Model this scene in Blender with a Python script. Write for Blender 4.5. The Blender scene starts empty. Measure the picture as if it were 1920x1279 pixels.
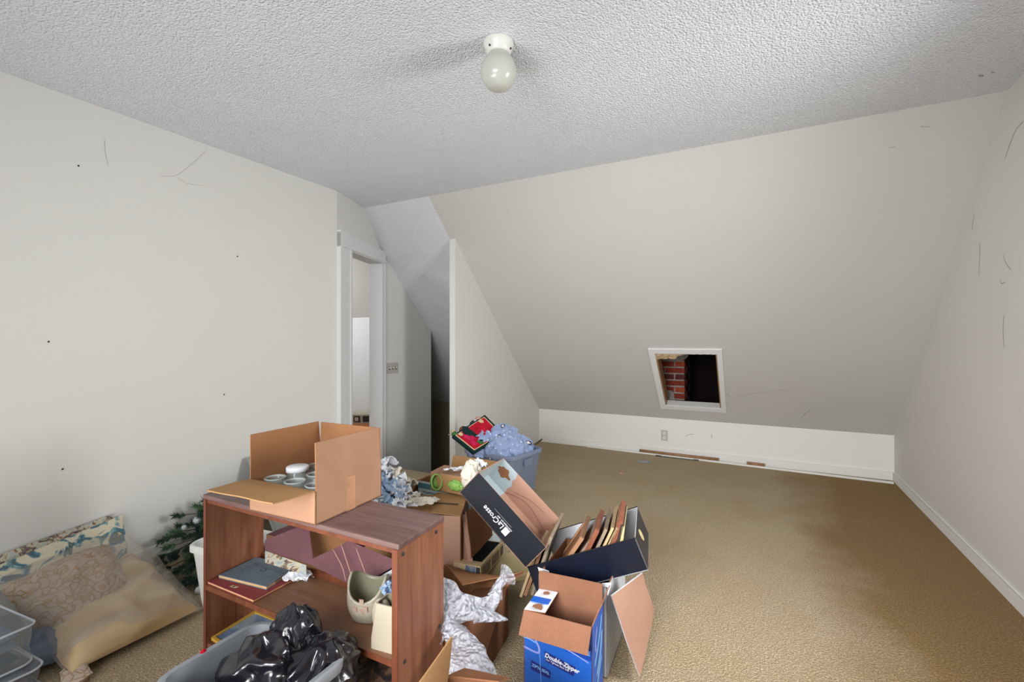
import bpy, math, random
from mathutils import Vector as V, Matrix, noise
random.seed(7)
S = bpy.context.scene
COL = S.collection
PI = math.pi

# ------------------------------------------------------------------ camera, world, daylight and added fill lamps, exposure
cam_d = bpy.data.cameras.new('camera'); cam = bpy.data.objects.new('camera', cam_d); COL.objects.link(cam)
cam_d.sensor_width = 36.0; cam_d.lens = 36.0 * 871.3 / 1920.0; cam_d.clip_start = 0.02
cam.location = (0, 0, 1.25); cam.rotation_euler = (PI / 2, 0, 0.4876)
S.camera = cam
w = bpy.data.worlds.new('sky'); S.world = w; w.use_nodes = True
w.node_tree.nodes['Background'].inputs[0].default_value = (0.78, 0.88, 1.0, 1)
w.node_tree.nodes['Background'].inputs[1].default_value = 0.9

def area(name, loc, target, sx, sy, power, col):
    l = bpy.data.lights.new(name, 'AREA'); l.shape = 'RECTANGLE'; l.size = sx; l.size_y = sy; l.energy = power; l.color = col
    o = bpy.data.objects.new(name, l); COL.objects.link(o); o.location = loc
    o.rotation_euler = (V(target) - V(loc)).to_track_quat('-Z', 'Y').to_euler()
    return o
area('daylight_right_window', (1.30, 1.85, 1.45), (-2.6, 3.1, 0.55), 0.5, 0.8, 38, (1.0, 0.99, 0.975)).data.spread = math.radians(130)
area('back_window_fill', (-0.5, -1.25, 1.55), (-0.5, 1.6, 0.0), 2.0, 1.3, 28, (0.985, 0.99, 1.0))  # added fill lamp, shining through the made-up window in the back wall
area('fill_from_behind', (-0.5, -0.92, 1.35), (-0.1, 5.0, 0.0), 1.3, 1.3, 31, (1.0, 0.995, 0.99)).data.spread = math.radians(75)  # unseen fill lamp inside the room, added to brighten its far end
area('ceiling_fill', (-1.6, -0.85, 0.35), (-1.9, 3.0, 2.4), 1.8, 1.0, 25, (1.0, 0.99, 0.97)).data.spread = math.radians(100)  # added upward lamp that lifts the ceiling; no sunlit floor lies there
area('daylight_next_room', (-4.6, 2.6, 2.2), (-5.2, 4.9, 0.9), 0.8, 0.8, 30, (0.98, 0.99, 1.0))
S.view_settings.view_transform = 'Standard'; S.view_settings.look = 'None'
S.view_settings.exposure = -0.1; S.view_settings.gamma = 1.0; S.view_settings.use_curve_mapping = False

# ------------------------------------------------------------------ materials
def lin(h):
    h = h.lstrip('#'); r = []
    for i in (0, 2, 4):
        c = int(h[i:i + 2], 16) / 255
        r.append(c / 12.92 if c <= 0.04045 else ((c + 0.055) / 1.055) ** 2.4)
    return (*r, 1)

class NT:
    def __init__(s, name, rough=0.6, spec=0.4, **kw):
        s.m = bpy.data.materials.new(name); s.m.use_nodes = True; s.n = s.m.node_tree
        s.b = s.n.nodes['Principled BSDF']
        s.b.inputs['Roughness'].default_value = rough
        s.b.inputs['Specular IOR Level'].default_value = spec
        for k, v in kw.items(): s.b.inputs[k.replace('_', ' ')].default_value = v
        s.tc = s.n.nodes.new('ShaderNodeTexCoord')
    def node(s, t, **kw):
        x = s.n.nodes.new('ShaderNode' + t)
        for k, v in kw.items(): setattr(x, k, v)
        return x
    def link(s, a, b): s.n.links.new(a, b)
    def coord(s, scale=(1, 1, 1), rot=(0, 0, 0)):
        mp = s.node('Mapping'); mp.inputs['Scale'].default_value = scale; mp.inputs['Rotation'].default_value = rot
        s.link(s.tc.outputs['Object'], mp.inputs[0]); return mp.outputs[0]
    def noise(s, scale, detail=3, rough=0.5, sc=(1, 1, 1), dist=0.0):
        x = s.node('TexNoise'); x.inputs['Scale'].default_value = scale; x.inputs['Detail'].default_value = detail
        x.inputs['Roughness'].default_value = rough; x.inputs['Distortion'].default_value = dist
        s.link(s.coord(sc), x.inputs['Vector']); return x.outputs['Fac']
    def ramp(s, fac, stops, const=False):
        x = s.node('ValToRGB'); e = x.color_ramp
        if const: e.interpolation = 'CONSTANT'
        while len(e.elements) < len(stops): e.elements.new(0.5)
        for q, (p, c) in zip(e.elements, stops):
            q.position = p; q.color = lin(c) if isinstance(c, str) else (c, c, c, 1)
        s.link(fac, x.inputs[0]); return x.outputs[0]
    def mix(s, fac, a, b):
        x = s.node('Mix', data_type='RGBA'); x.clamp_factor = True
        ins = [x.inputs[0], x.inputs[6], x.inputs[7]]
        for i, v in zip(ins, (fac, a, b)):
            if isinstance(v, str): i.default_value = lin(v)
            elif isinstance(v, (int, float)): i.default_value = v
            else: s.link(v, i)
        return x.outputs[2]
    def color(s, v):
        if isinstance(v, str): s.b.inputs['Base Color'].default_value = lin(v)
        else: s.link(v, s.b.inputs['Base Color'])
    def bump(s, h, strength=0.3, dist=0.01):
        x = s.node('Bump'); x.inputs['Strength'].default_value = strength; x.inputs['Distance'].default_value = dist
        s.link(h, x.inputs['Height']); s.link(x.outputs[0], s.b.inputs['Normal'])

def plain(name, c, rough=0.6, spec=0.4, var=0.06, vs=6, bs=0, bd=0.002, bstr=0.3, **kw):
    m = NT(name, rough, spec, **kw)
    if var:
        r, g, b, _ = lin(c)
        f = m.ramp(m.noise(vs, 4), [(0.3, 0.0), (0.7, 1.0)])
        x = m.node('Mix', data_type='RGBA'); m.link(f, x.inputs[0])
        x.inputs[6].default_value = (r * (1 - var), g * (1 - var), b * (1 - var), 1)
        x.inputs[7].default_value = (min(1, r * (1 + var)), min(1, g * (1 + var)), min(1, b * (1 + var)), 1)
        m.color(x.outputs[2])
    else: m.color(c)
    if bs: m.bump(m.noise(bs, 4), bstr, bd)
    return m.m

def wall_paint(name, c, var=0.03):
    m = NT(name, 0.75, 0.25)
    n1 = m.noise(1.3, 3); n2 = m.noise(9, 4)
    r, g, b, _ = lin(c)
    x = m.node('Mix', data_type='RGBA'); m.link(n1, x.inputs[0])
    x.inputs[6].default_value = (r * (1 - var), g * (1 - var), b * (1 - var), 1); x.inputs[7].default_value = (r * (1 + var), g * (1 + var), b * (1 + var), 1)
    m.color(x.outputs[2]); m.bump(n2, 0.12, 0.004)
    return m.m

def popcorn(name, c):
    m = NT(name, 0.9, 0.1)
    v = m.node('TexVoronoi'); v.feature = 'SMOOTH_F1'; v.inputs['Scale'].default_value = 120; v.inputs['Smoothness'].default_value = 0.5
    m.link(m.coord(), v.inputs['Vector'])
    n = m.noise(150, 3, 0.6)
    mt = m.node('Math', operation='SUBTRACT'); m.link(n, mt.inputs[0]); m.link(v.outputs['Distance'], mt.inputs[1])
    m.color(m.mix(m.noise(2.5, 3), c, '#e9ecf2'))
    m.bump(mt.outputs[0], 0.8, 0.012)
    return m.m

def carpet():
    m = NT('tan carpet', 0.98, 0.05)
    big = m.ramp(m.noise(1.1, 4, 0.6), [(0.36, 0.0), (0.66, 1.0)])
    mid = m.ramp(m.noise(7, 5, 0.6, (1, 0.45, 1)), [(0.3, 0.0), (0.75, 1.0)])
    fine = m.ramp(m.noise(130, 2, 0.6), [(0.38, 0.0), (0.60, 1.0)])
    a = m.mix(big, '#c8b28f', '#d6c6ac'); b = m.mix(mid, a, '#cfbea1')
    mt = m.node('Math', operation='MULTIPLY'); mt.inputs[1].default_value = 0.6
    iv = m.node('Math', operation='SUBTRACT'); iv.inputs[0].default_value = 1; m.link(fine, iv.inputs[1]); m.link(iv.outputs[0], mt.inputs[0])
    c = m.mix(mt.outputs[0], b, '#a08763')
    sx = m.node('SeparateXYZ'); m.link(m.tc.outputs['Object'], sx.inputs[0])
    shade_x = m.node('Math', operation='MULTIPLY_ADD'); m.link(m.noise(1.6, 5, 0.6), shade_x.inputs[0]); shade_x.inputs[1].default_value = 0.9; m.link(sx.outputs['X'], shade_x.inputs[2])
    c = m.mix(m.ramp(shade_x.outputs[0], [(0.62, 0.0), (1.0, 1.0)]), c, m.mix(mt.outputs[0], '#ae9169', '#7f643f')); m.color(c)  # browned toward the right wall, painting the dimmer light into the carpet
    ad = m.node('Math', operation='ADD'); m.link(fine, ad.inputs[0]); m.link(m.noise(110, 3), ad.inputs[1])
    m.bump(ad.outputs[0], 0.7, 0.014)
    return m.m

def cardboard(name, c, dark=0.12, ribs=0.25, axis='X'):
    m = NT(name, 0.82, 0.15)
    r, g, b, _ = lin(c)
    x = m.node('Mix', data_type='RGBA'); m.link(m.ramp(m.noise(7, 5, 0.6), [(0.3, 0.0), (0.72, 1.0)]), x.inputs[0])
    x.inputs[6].default_value = (r * (1 - dark), g * (1 - dark), b * (1 - dark), 1); x.inputs[7].default_value = (r, g, b, 1)
    m.color(x.outputs[2])
    wv = m.node('TexWave'); wv.bands_direction = 'DIAGONAL' if axis == 'D' else axis
    wv.inputs['Scale'].default_value = 45; wv.inputs['Distortion'].default_value = 0.6; m.link(m.coord((1, 1, 0.02)), wv.inputs['Vector'])
    m.bump(wv.outputs['Fac'], ribs, 0.0012)
    return m.m

def wood(name, c1, c2, rough=0.42, sc=(14, 14, 1.2)):
    m = NT(name, rough, 0.45)
    n = m.noise(2.2, 6, 0.62, sc, 0.8); p = m.noise(3, 3)
    a = m.mix(m.ramp(n, [(0.32, 0.0), (0.68, 1.0)]), c1, c2)
    mt = m.node('Math', operation='MULTIPLY'); mt.inputs[1].default_value = 0.25; m.link(p, mt.inputs[0])
    m.color(m.mix(mt.outputs[0], a, c1)); m.bump(n, 0.08, 0.002)
    return m.m

def film(name, c, alpha, rough=0.15, bs=60, bstr=0.6, bd=0.004, voro=False):
    m = NT(name, rough, 0.6); m.color(c)
    tr = m.node('BsdfTransparent'); mx = m.node('MixShader'); mx.inputs[0].default_value = alpha
    out = m.n.nodes['Material Output']
    if voro:
        v = m.node('TexVoronoi'); v.inputs['Scale'].default_value = bs; m.link(m.coord(), v.inputs['Vector'])
        m.bump(v.outputs['Distance'], bstr, bd)
    else: m.bump(m.noise(bs, 5, 0.6, (1, 1, 1), 1.0), bstr, bd)
    m.link(tr.outputs[0], mx.inputs[1]); m.link(m.b.outputs[0], mx.inputs[2]); m.link(mx.outputs[0], out.inputs[0])
    return m.m

M = {}
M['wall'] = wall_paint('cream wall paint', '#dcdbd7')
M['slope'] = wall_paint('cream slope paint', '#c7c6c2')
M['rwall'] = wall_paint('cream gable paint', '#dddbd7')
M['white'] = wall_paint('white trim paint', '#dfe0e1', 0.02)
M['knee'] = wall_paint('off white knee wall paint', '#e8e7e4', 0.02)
M['olive'] = wall_paint('shade toned stairwell paint', '#a39b80')  # olive tone paints the stairwell shadow into the wall colour
M['pop'] = popcorn('popcorn ceiling texture', '#f1f4fa')
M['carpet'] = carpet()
M['dark'] = plain('shade black attic boards', '#1c1614', 0.9, 0.1)  # near-black puts the darkness of the attic void into its colour
M['gap'] = plain('dark gap', '#a5a29b', 0.9, 0.1, 0)
M['gloss_white'] = plain('white gloss', '#e6e6e2', 0.35, 0.5, 0.03)
M['teal'] = plain('teal print', '#46707a', 0.6, 0.3, 0.05)
M['plate'] = plain('plastic plate', '#bdb9b2', 0.4, 0.5, 0.02)
M['slot'] = plain('dark slot', '#3a3733', 0.6, 0.3, 0)
M['globe'] = plain('milk glass', '#bcbeb6', 0.18, 0.6, 0.02, Subsurface_Weight=0.15)
M['porc'] = plain('glazed porcelain', '#dcdcd6', 0.3, 0.5, 0.02)
M['card'] = cardboard('kraft cardboard', '#ad866c')
M['card_in'] = cardboard('kraft cardboard inside', '#9c6f4c', 0.15, 0.35)
M['card_tan'] = cardboard('tan cardboard', '#a98259', 0.15)
M['card_pink'] = cardboard('pinkish cardboard', '#bc9480', 0.1, 0.12)
M['card_rib'] = cardboard('ribbed cardboard', '#9c6e56', 0.2, 0.8)
M['card_brown'] = cardboard('brown cardboard', '#8f6246', 0.15, 0.2)
M['maroon'] = cardboard('mauve cardboard', '#704d52', 0.15, 0.6)
M['navy'] = plain('navy card', '#10141d', 0.55, 0.15, 0.08)
M['navy_gloss'] = plain('glossy navy card', '#0f1526', 0.3, 0.5, 0.1)
M['paper'] = plain('white paper', '#e4e8ee', 0.7, 0.2, 0.04)
M['paper_cream'] = plain('cream tissue', '#d9d2c3', 0.75, 0.2, 0.06)
M['paper_blue'] = plain('blue tissue', '#8fa6c2', 0.75, 0.2, 0.1)
M['label_white'] = plain('pale torn paper', '#b0bfc4', 0.7, 0.2, 0.05)
M['ink'] = plain('dark ink', '#3d4347', 0.7, 0.2, 0)
M['blueprint'] = plain('blue print', '#1b5fc4', 0.35, 0.5, 0.08)
M['bluedark'] = plain('dark blue print', '#0e3f9c', 0.35, 0.5, 0.05)
M['violet'] = plain('deep violet print', '#1f2a7c', 0.4, 0.4, 0)
M['skyprint'] = plain('pale blue print', '#7db4ec', 0.4, 0.4, 0.06)
M['mauveprint'] = plain('mauve streak print', '#8f9ae0', 0.4, 0.4, 0.06)
M['tape'] = plain('brown packing tape', '#b98a6a', 0.35, 0.5, 0.15, 30)
M['cherry'] = wood('cherry veneer', '#754631', '#9a684c')
M['cherry_top'] = wood('worn cherry top', '#5e4440', '#806762', 0.5, (1.2, 14, 14))
M['cherry_dk'] = wood('dark cherry edge', '#5f3220', '#7d4730')
M['shelfwood'] = wood('brown shelf veneer', '#76513a', '#91694c', 0.4, (1.2, 14, 14))
M['steel'] = plain('screw steel', '#5c5f68', 0.35, 0.6, 0.05, Metallic=0.8)
M['tub_grey'] = plain('grey tub plastic', '#8a9096', 0.38, 0.5, 0.04)
M['tub_blue'] = plain('blue grey tub plastic', '#78849c', 0.38, 0.5, 0.04)
M['bin_white'] = plain('white bin plastic', '#d9dad6', 0.4, 0.5, 0.03)
M['lid'] = plain('frosted grey plastic', '#9ea29d', 0.6, 0.3, 0.05)
M['bag_black'] = plain('black bag film', '#14151d', 0.2, 0.8, 0, bs=6, bd=0.01, bstr=0.25)
M['ceramic'] = plain('speckled grey ceramic', '#a39b8a', 0.45, 0.5, 0.12, 90)
M['ceramic_in'] = plain('olive glaze', '#7d7b66', 0.4, 0.5, 0.08)
M['ceramic_lt'] = plain('cream ceramic', '#aea491', 0.45, 0.5, 0.06)
M['pinkmark'] = plain('pink glaze mark', '#bf8f80', 0.5, 0.4, 0)
M['book_blue'] = plain('grey blue cloth cover', '#6b7a86', 0.6, 0.3, 0.1)
M['book_red'] = plain('red cloth cover', '#8e3e42', 0.6, 0.3, 0.08)
M['pages'] = plain('yellowed pages', '#cda878', 0.8, 0.2, 0.12, 40)
M['gold'] = plain('gold frame', '#c49a3c', 0.45, 0.5, 0.1)
M['green'] = plain('lime plastic', '#86b357', 0.4, 0.5, 0.08)
M['foam'] = plain('grey white board', '#c4c7cb', 0.55, 0.4, 0.05)
M['wood_lt'] = wood('light frame wood', '#b59a72', '#cbb48c')
M['wood_red'] = wood('red brown frame wood', '#74402c', '#965b42')
M['wood_mid'] = wood('mid brown frame wood', '#8f6547', '#ab8261')
M['wood_grey'] = wood('grey brown frame wood', '#7e6f5f', '#9c8c78')
M['wood_dk'] = wood('dark frame wood', '#2c2320', '#40332c')
M['wood_rod'] = wood('raw brown wood', '#8a6546', '#a8805c')
M['yellowpad'] = plain('yellow card', '#bfae80', 0.6, 0.3, 0.05)
M['glassgrey'] = plain('dusty picture glass', '#8c8d97', 0.15, 0.6, 0.15)
M['black'] = plain('black card', '#0c0b0e', 0.85, 0.1, 0)
M['metal_dk'] = plain('tarnished metal', '#5a554e', 0.45, 0.6, 0.2, 40, Metallic=0.6)
M['jar'] = film('clear jar glass', '#b8c2bf', 0.28, 0.05, 20, 0.1)
M['jar_edge'] = film('clear jar lip', '#c9d0ce', 0.5, 0.05, 20, 0.1)
M['wrap'] = film('bubble wrap film', '#dfe4f0', 0.5, 0.08, 62, 1.0, 0.022, True)
M['clearbag'] = film('clear bag film', '#c8bfb4', 0.22, 0.25, 14, 0.9, 0.02)
M['vinyl'] = film('clear vinyl', '#aeb6bd', 0.28, 0.2, 12, 0.6, 0.01)
M['piping'] = plain('white piping', '#b4bac0', 0.45, 0.5, 0.03)
M['insul'] = plain('torn insulation', '#b59d7d', 0.95, 0.05, 0.3, 30, 60, 0.01)
M['mortar'] = plain('grey mortar', '#9a9490', 0.95, 0.05, 0.2, 40, 80, 0.005)
M['brick1'] = plain('red brick', '#84392c', 0.9, 0.1, 0.25, 40, 90, 0.004)
M['brick2'] = plain('orange brick', '#a04c30', 0.9, 0.1, 0.25, 40, 90, 0.004)
M['brick3'] = plain('plum brick', '#5f3230', 0.9, 0.1, 0.25, 40, 90, 0.004)
M['blanket'] = plain('grey blue blanket', '#66707f', 0.9, 0.1, 0.2, 9, 50, 0.004)
M['navycloth'] = plain('dark teal cloth', '#27343f', 0.9, 0.1, 0.2, 9, 50, 0.004)
M['maroon_cloth'] = plain('dull maroon cloth', '#5e4548', 0.9, 0.1, 0.2, 9, 50, 0.004)
M['needle'] = plain('pine needle green', '#2c4436', 0.7, 0.3, 0.35, 30)
M['needle_lt'] = plain('light pine needle green', '#4b6a48', 0.7, 0.3, 0.3, 30)
M['bark'] = plain('brown twig', '#3f3123', 0.8, 0.2, 0.2)
M['satin'] = None

def satin():
    m = NT('gold satin', 0.38, 0.5)
    wv = m.node('TexWave'); wv.inputs['Scale'].default_value = 2.2; wv.inputs['Distortion'].default_value = 5; wv.inputs['Detail'].default_value = 3
    m.link(m.coord((1, 1, 2.5), (0.5, 0.4, 0.3)), wv.inputs['Vector'])
    m.color(m.mix(wv.outputs['Fac'], '#a48458', '#c4a980')); m.b.inputs['Sheen Weight'].default_value = 0.3
    m.bump(wv.outputs['Fac'], 0.6, 0.03); return m.m
M['satin'] = satin()
def embroidery():
    m = NT('embroidered mauve beige cloth', 0.7, 0.3)
    v = m.node('TexVoronoi'); v.feature = 'DISTANCE_TO_EDGE'; v.inputs['Scale'].default_value = 9
    n = m.node('TexNoise'); n.inputs['Scale'].default_value = 6; n.inputs['Detail'].default_value = 2
    m.link(m.coord(), n.inputs['Vector'])
    ad = m.node('Vector' 'Math', operation='ADD'); m.link(n.outputs['Color'], ad.inputs[0]); m.link(m.coord(), ad.inputs[1]); m.link(ad.outputs[0], v.inputs['Vector'])
    e = m.ramp(v.outputs['Distance'], [(0.02, 1.0), (0.09, 0.0)])
    base = m.mix(m.noise(5, 3), '#a8948a', '#bfae9c')
    m.color(m.mix(e, base, '#a98a62')); m.bump(e, 0.6, 0.006); return m.m
M['embroid'] = embroidery()
def floral():
    m = NT('floral cream and blue cloth', 0.75, 0.25)
    n = m.noise(11, 3, 0.6, (1, 1, 1), 1.5)
    c = m.ramp(n, [(0.0, '#cfc6ac'), (0.5, '#d6cdb4'), (0.55, '#7fa0a0'), (0.6, '#45697f'), (0.68, '#6c6f5e'), (0.75, '#d0c5a6')])
    m.color(c); return m.m
M['floral'] = floral()
def patchwork():
    m = NT('patchwork border cloth', 0.8, 0.2)
    n = m.noise(26, 3, 0.6, (1, 1, 1), 1)
    m.color(m.ramp(n, [(0.0, '#4f6a78'), (0.42, '#a8b0ae'), (0.5, '#c6bda2'), (0.56, '#8a6a58'), (0.62, '#4a5560'), (0.7, '#b5a886')])); return m.m
M['patch'] = patchwork()
def polar():
    m = NT('pale blue printed fleece', 0.85, 0.15, Sheen_Weight=0.3)
    v = m.node('TexVoronoi'); v.inputs['Scale'].default_value = 11; v.inputs['Randomness'].default_value = 0.9; m.link(m.coord(), v.inputs['Vector'])
    v2 = m.node('TexVoronoi'); v2.inputs['Scale'].default_value = 30; m.link(m.coord(), v2.inputs['Vector'])
    base = m.mix(m.noise(12, 3), '#7f92bb', '#9aabcf')
    a = m.mix(m.ramp(v2.outputs['Distance'], [(0.16, 1.0), (0.2, 0.0)]), base, '#d3dbec')
    b = m.mix(m.ramp(v.outputs['Distance'], [(0.2, 1.0), (0.22, 0.0)]), a, '#20233c')
    m.color(m.mix(m.ramp(v.outputs['Distance'], [(0.13, 1.0), (0.15, 0.0)]), b, '#e6dfe2')); m.bump(m.noise(14, 4), 0.5, 0.02); return m.m
M['polar'] = polar()
def paint_dark():
    m = NT('dark oil print', 0.4, 0.5)
    n = m.noise(10, 6, 0.7, (1, 1, 1), 2)
    m.color(m.ramp(n, [(0.0, '#14161b'), (0.45, '#2e2a2c'), (0.53, '#5b4334'), (0.58, '#8a6a4c'), (0.63, '#3b3f45'), (0.75, '#98a0a4')])); return m.m
M['oil'] = paint_dark()
def photo_blue():
    m = NT('blue picture print', 0.4, 0.5)
    m.color(m.ramp(m.noise(9, 4, 0.6, (1, 1, 1), 1), [(0.0, '#3f4f66'), (0.5, '#6f83a0'), (0.6, '#98a4a8'), (0.8, '#4a4f52')])); return m.m
M['photo_blue'] = photo_blue()
M['rose'] = plain('red rose wool', '#b3142c', 0.85, 0.2, 0.3, 25)
M['rosepink'] = plain('pink rose wool', '#c92358', 0.85, 0.2, 0.25, 25)
M['leaf'] = plain('green wool', '#3b6b3a', 0.85, 0.2, 0.2, 25)
M['dkteal'] = plain('dark green wool', '#16302f', 0.85, 0.2, 0.2, 25)
M['cream'] = plain('cream wool', '#d8bf95', 0.85, 0.2, 0.1, 25)
M['beige_plastic'] = plain('beige appliance plastic', '#b5ad9e', 0.5, 0.4, 0.05)
M['orange_wood'] = wood('orange brown wood', '#9a5a34', '#b06a40')

# ------------------------------------------------------------------ builders
ORG = {}
def tag(o, label=None, cat=None, group=None, kind=None):
    if label: o['label'] = label
    if cat: o['category'] = cat
    if group: o['group'] = group
    if kind: o['kind'] = kind
    return o
def thing(name, label, cat, loc, group=None):
    o = bpy.data.objects.new(name, None); COL.objects.link(o); o.location = loc; o.empty_display_size = 0.05
    ORG[o.name] = V(loc); return tag(o, label, cat, group)

class G:
    def __init__(s): s.v = []; s.f = []; s.m = []
    def add(s, vs, fs, mi=0):
        k = len(s.v); s.v += [V(p) for p in vs]
        for i, f in enumerate(fs):
            s.f.append([j + k for j in f]); s.m.append(mi if isinstance(mi, int) else mi[i])
        return s
    def panel(s, a, b, c, d, t, mo=0, mi=None, me=None):
        a, b, c, d = map(V, (a, b, c, d)); n = (b - a).cross(d - a).normalized() * t
        mi = mo if mi is None else mi; me = mi if me is None else me
        return s.add([a, b, c, d, a - n, b - n, c - n, d - n], [(0, 1, 2, 3), (7, 6, 5, 4), (0, 4, 5, 1), (1, 5, 6, 2), (2, 6, 7, 3), (3, 7, 4, 0)], [mo, mi, me, me, me, me])
    def sheet(s, a, b, c, d, t, nx=8, ny=6, warp=0.004, fr=6, bend=0.0, mo=0, mi=None, seed=0):
        a, b, c, d = map(V, (a, b, c, d)); n = (b - a).cross(d - a).normalized(); mi = mo if mi is None else mi
        P = []; 
        for sd in (0, 1):
            for j in range(ny + 1):
                for i in range(nx + 1):
                    u, v = i / nx, j / ny
                    p = a.lerp(b, u).lerp(d.lerp(c, u), v)
                    w_ = warp * noise.noise(p * fr + V((seed, 0, 0))) * min(1, v * 3) + bend * v * v
                    P.append(p + n * (w_ - (t if sd else 0)))
        W = nx + 1; N = W * (ny + 1); F = []; mm = []
        for j in range(ny):
            for i in range(nx):
                q = j * W + i; F.append((q, q + 1, q + W + 1, q + W)); mm.append(mo)
                q += N; F.append((q + W, q + W + 1, q + 1, q)); mm.append(mi)
        ed = [i for i in range(W)] + [j * W + nx for j in range(1, ny + 1)] + [ny * W + i for i in range(nx - 1, -1, -1)] + [j * W for j in range(ny - 1, 0, -1)]
        for k in range(len(ed)):
            p, q = ed[k], ed[(k + 1) % len(ed)]; F.append((q, p, p + N, q + N)); mm.append(mi)
        return s.add(P, F, mm)
    def box(s, lo, hi, mi=0, T=None):
        x0, y0, z0 = lo; x1, y1, z1 = hi
        P = [V(p) for p in ((x0, y0, z0), (x1, y0, z0), (x1, y1, z0), (x0, y1, z0), (x0, y0, z1), (x1, y0, z1), (x1, y1, z1), (x0, y1, z1))]
        if T: P = [T @ p for p in P]
        return s.add(P, [(3, 2, 1, 0), (4, 5, 6, 7), (0, 1, 5, 4), (1, 2, 6, 5), (2, 3, 7, 6), (3, 0, 4, 7)], mi)
    def rings(s, R, cap0=True, cap1=True, mi=0, mis=None):
        n = len(R[0]); P = [p for r in R for p in r]; F = []; mm = []
        for j in range(len(R) - 1):
            for i in range(n):
                k = (i + 1) % n; F.append((j * n + i, j * n + k, (j + 1) * n + k, (j + 1) * n + i)); mm.append(mis[j] if mis else mi)
        if cap0: F.append(tuple(range(n - 1, -1, -1))); mm.append(mm[0])
        if cap1: F.append(tuple((len(R) - 1) * n + i for i in range(n))); mm.append(mm[-1])
        return s.add(P, F, mm)
    def lathe(s, prof, c, n=32, mi=0, mis=None, cap0=True, cap1=True, el=(1, 1), T=None):
        R = [[V((c[0] + r * el[0] * math.cos(2 * PI * i / n), c[1] + r * el[1] * math.sin(2 * PI * i / n), c[2] + z)) for i in range(n)] for r, z in prof]
        if T: R = [[T @ p for p in r] for r in R]
        return s.rings(R, cap0, cap1, mi, mis)
    def tube(s, pts, r, n=8, mi=0, fl=1.0, fn=None, cap=True):
        pts = [V(p) for p in pts]; R = []
        up = V((0, 0, 1))
        for k, p in enumerate(pts):
            d = (pts[min(k + 1, len(pts) - 1)] - pts[max(k - 1, 0)]).normalized()
            a = d.cross(up); a = a.normalized() if a.length > 1e-3 else V((1, 0, 0)); b = d.cross(a).normalized()
            rr = r[k] if isinstance(r, (list, tuple)) else r
            ring = []
            for i in range(n):
                th = 2 * PI * i / n; q = p + a * rr * math.cos(th) + b * rr * fl * math.sin(th)
                if fn: q = fn(q, p, th)
                ring.append(q)
            R.append(ring)
        return s.rings(R, cap, cap, mi)
    def build(s, name, mats, parent=None, smooth=False):
        me = bpy.data.meshes.new(name); o = bpy.data.objects.new(name, me); COL.objects.link(o)
        org = V((0, 0, 0)); r = parent
        while r is not None and r.name not in ORG: r = r.parent
        if r is not None: org = ORG[r.name]
        elif parent is None and getattr(s, 'org', None) is not None: org = V(s.org); o.location = org; ORG[o.name] = org
        me.from_pydata([p - org for p in s.v], [], s.f)
        mats = mats if isinstance(mats, (list, tuple)) else [mats]
        for m in mats: me.materials.append(M[m] if isinstance(m, str) else m)
        me.polygons.foreach_set('material_index', s.m)
        if smooth: me.polygons.foreach_set('use_smooth', [True] * len(me.polygons))
        me.update()
        if parent is not None: o.parent = parent
        return o

def interp(pts, n):
    pts = [V(p) for p in pts]; out = []
    for i in range(n):
        t = i / (n - 1) * (len(pts) - 1); k = min(int(t), len(pts) - 2); f = t - k
        p0, p1, p2, p3 = pts[max(k - 1, 0)], pts[k], pts[k + 1], pts[min(k + 2, len(pts) - 1)]
        out.append(0.5 * ((2 * p1) + (p2 - p0) * f + (2 * p0 - 5 * p1 + 4 * p2 - p3) * f * f + (3 * p1 - p0 - 3 * p2 + p3) * f ** 3))
    return out
def lerps(vals, n):
    out = []
    for i in range(n):
        t = i / (n - 1) * (len(vals) - 1); k = min(int(t), len(vals) - 2); out.append(vals[k] + (vals[k + 1] - vals[k]) * (t - k))
    return out

def rmat(a, b=0, c=0):   # Rz Ry Rx
    return Matrix.Rotation(a, 3, 'Z') @ Matrix.Rotation(b, 3, 'Y') @ Matrix.Rotation(c, 3, 'X')
class Box:
    """an open carton: origin, rotation, size; body and flaps as parts"""
    def __init__(s, root, o, R, L, W, H, t, mo, mi, name='body', bottom=True, skip=(), me=None):
        s.r = root; s.o = V(o); s.R = R; s.L, s.W, s.H, s.t = L, W, H, t
        g = G(); P = s.P
        sides = dict(front=((0, 0, 0), (L, 0, 0), (L, 0, H), (0, 0, H)), right=((L, 0, 0), (L, W, 0), (L, W, H), (L, 0, H)),
                     back=((L, W, 0), (0, W, 0), (0, W, H), (L, W, H)), left=((0, W, 0), (0, 0, 0), (0, 0, H), (0, W, H)))
        s.sides = sides
        for k, q in sides.items():
            if k not in skip: g.panel(*[P(p) for p in q], t, 0, 1)
        if bottom: g.panel(P((0, 0, 0)), P((0, W, 0)), P((L, W, 0)), P((L, 0, 0)), t, 0, 1)
        s.body = g.build(name, [mo, mi], root)
    def P(s, p): return s.o + s.R @ V(p)
    def flap(s, side, ln, ang, mo, mi, tap=0.004, warp=0.004, bend=0.0, name='flap', seed=1, lift0=0.0, lift1=0.0):
        q = s.sides[side]; a, b = V(q[3]), V(q[2]); n = (V(q[1]) - V(q[0])).cross(V((0, 0, 1))).normalized()
        e = (b - a).normalized(); ang = math.radians(ang); d = V((0, 0, 1)) * math.cos(ang) + n * math.sin(ang)
        a = a + e * 0.002; b = b - e * 0.002
        c = b + d * (ln + lift1) - e * tap; dd = a + d * (ln + lift0) + e * tap
        return G().sheet(s.P(a), s.P(b), s.P(c), s.P(dd), s.t, 10, 6, warp, 7, bend, 0, 1, seed).build(name, [mo, mi], s.r)

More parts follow.
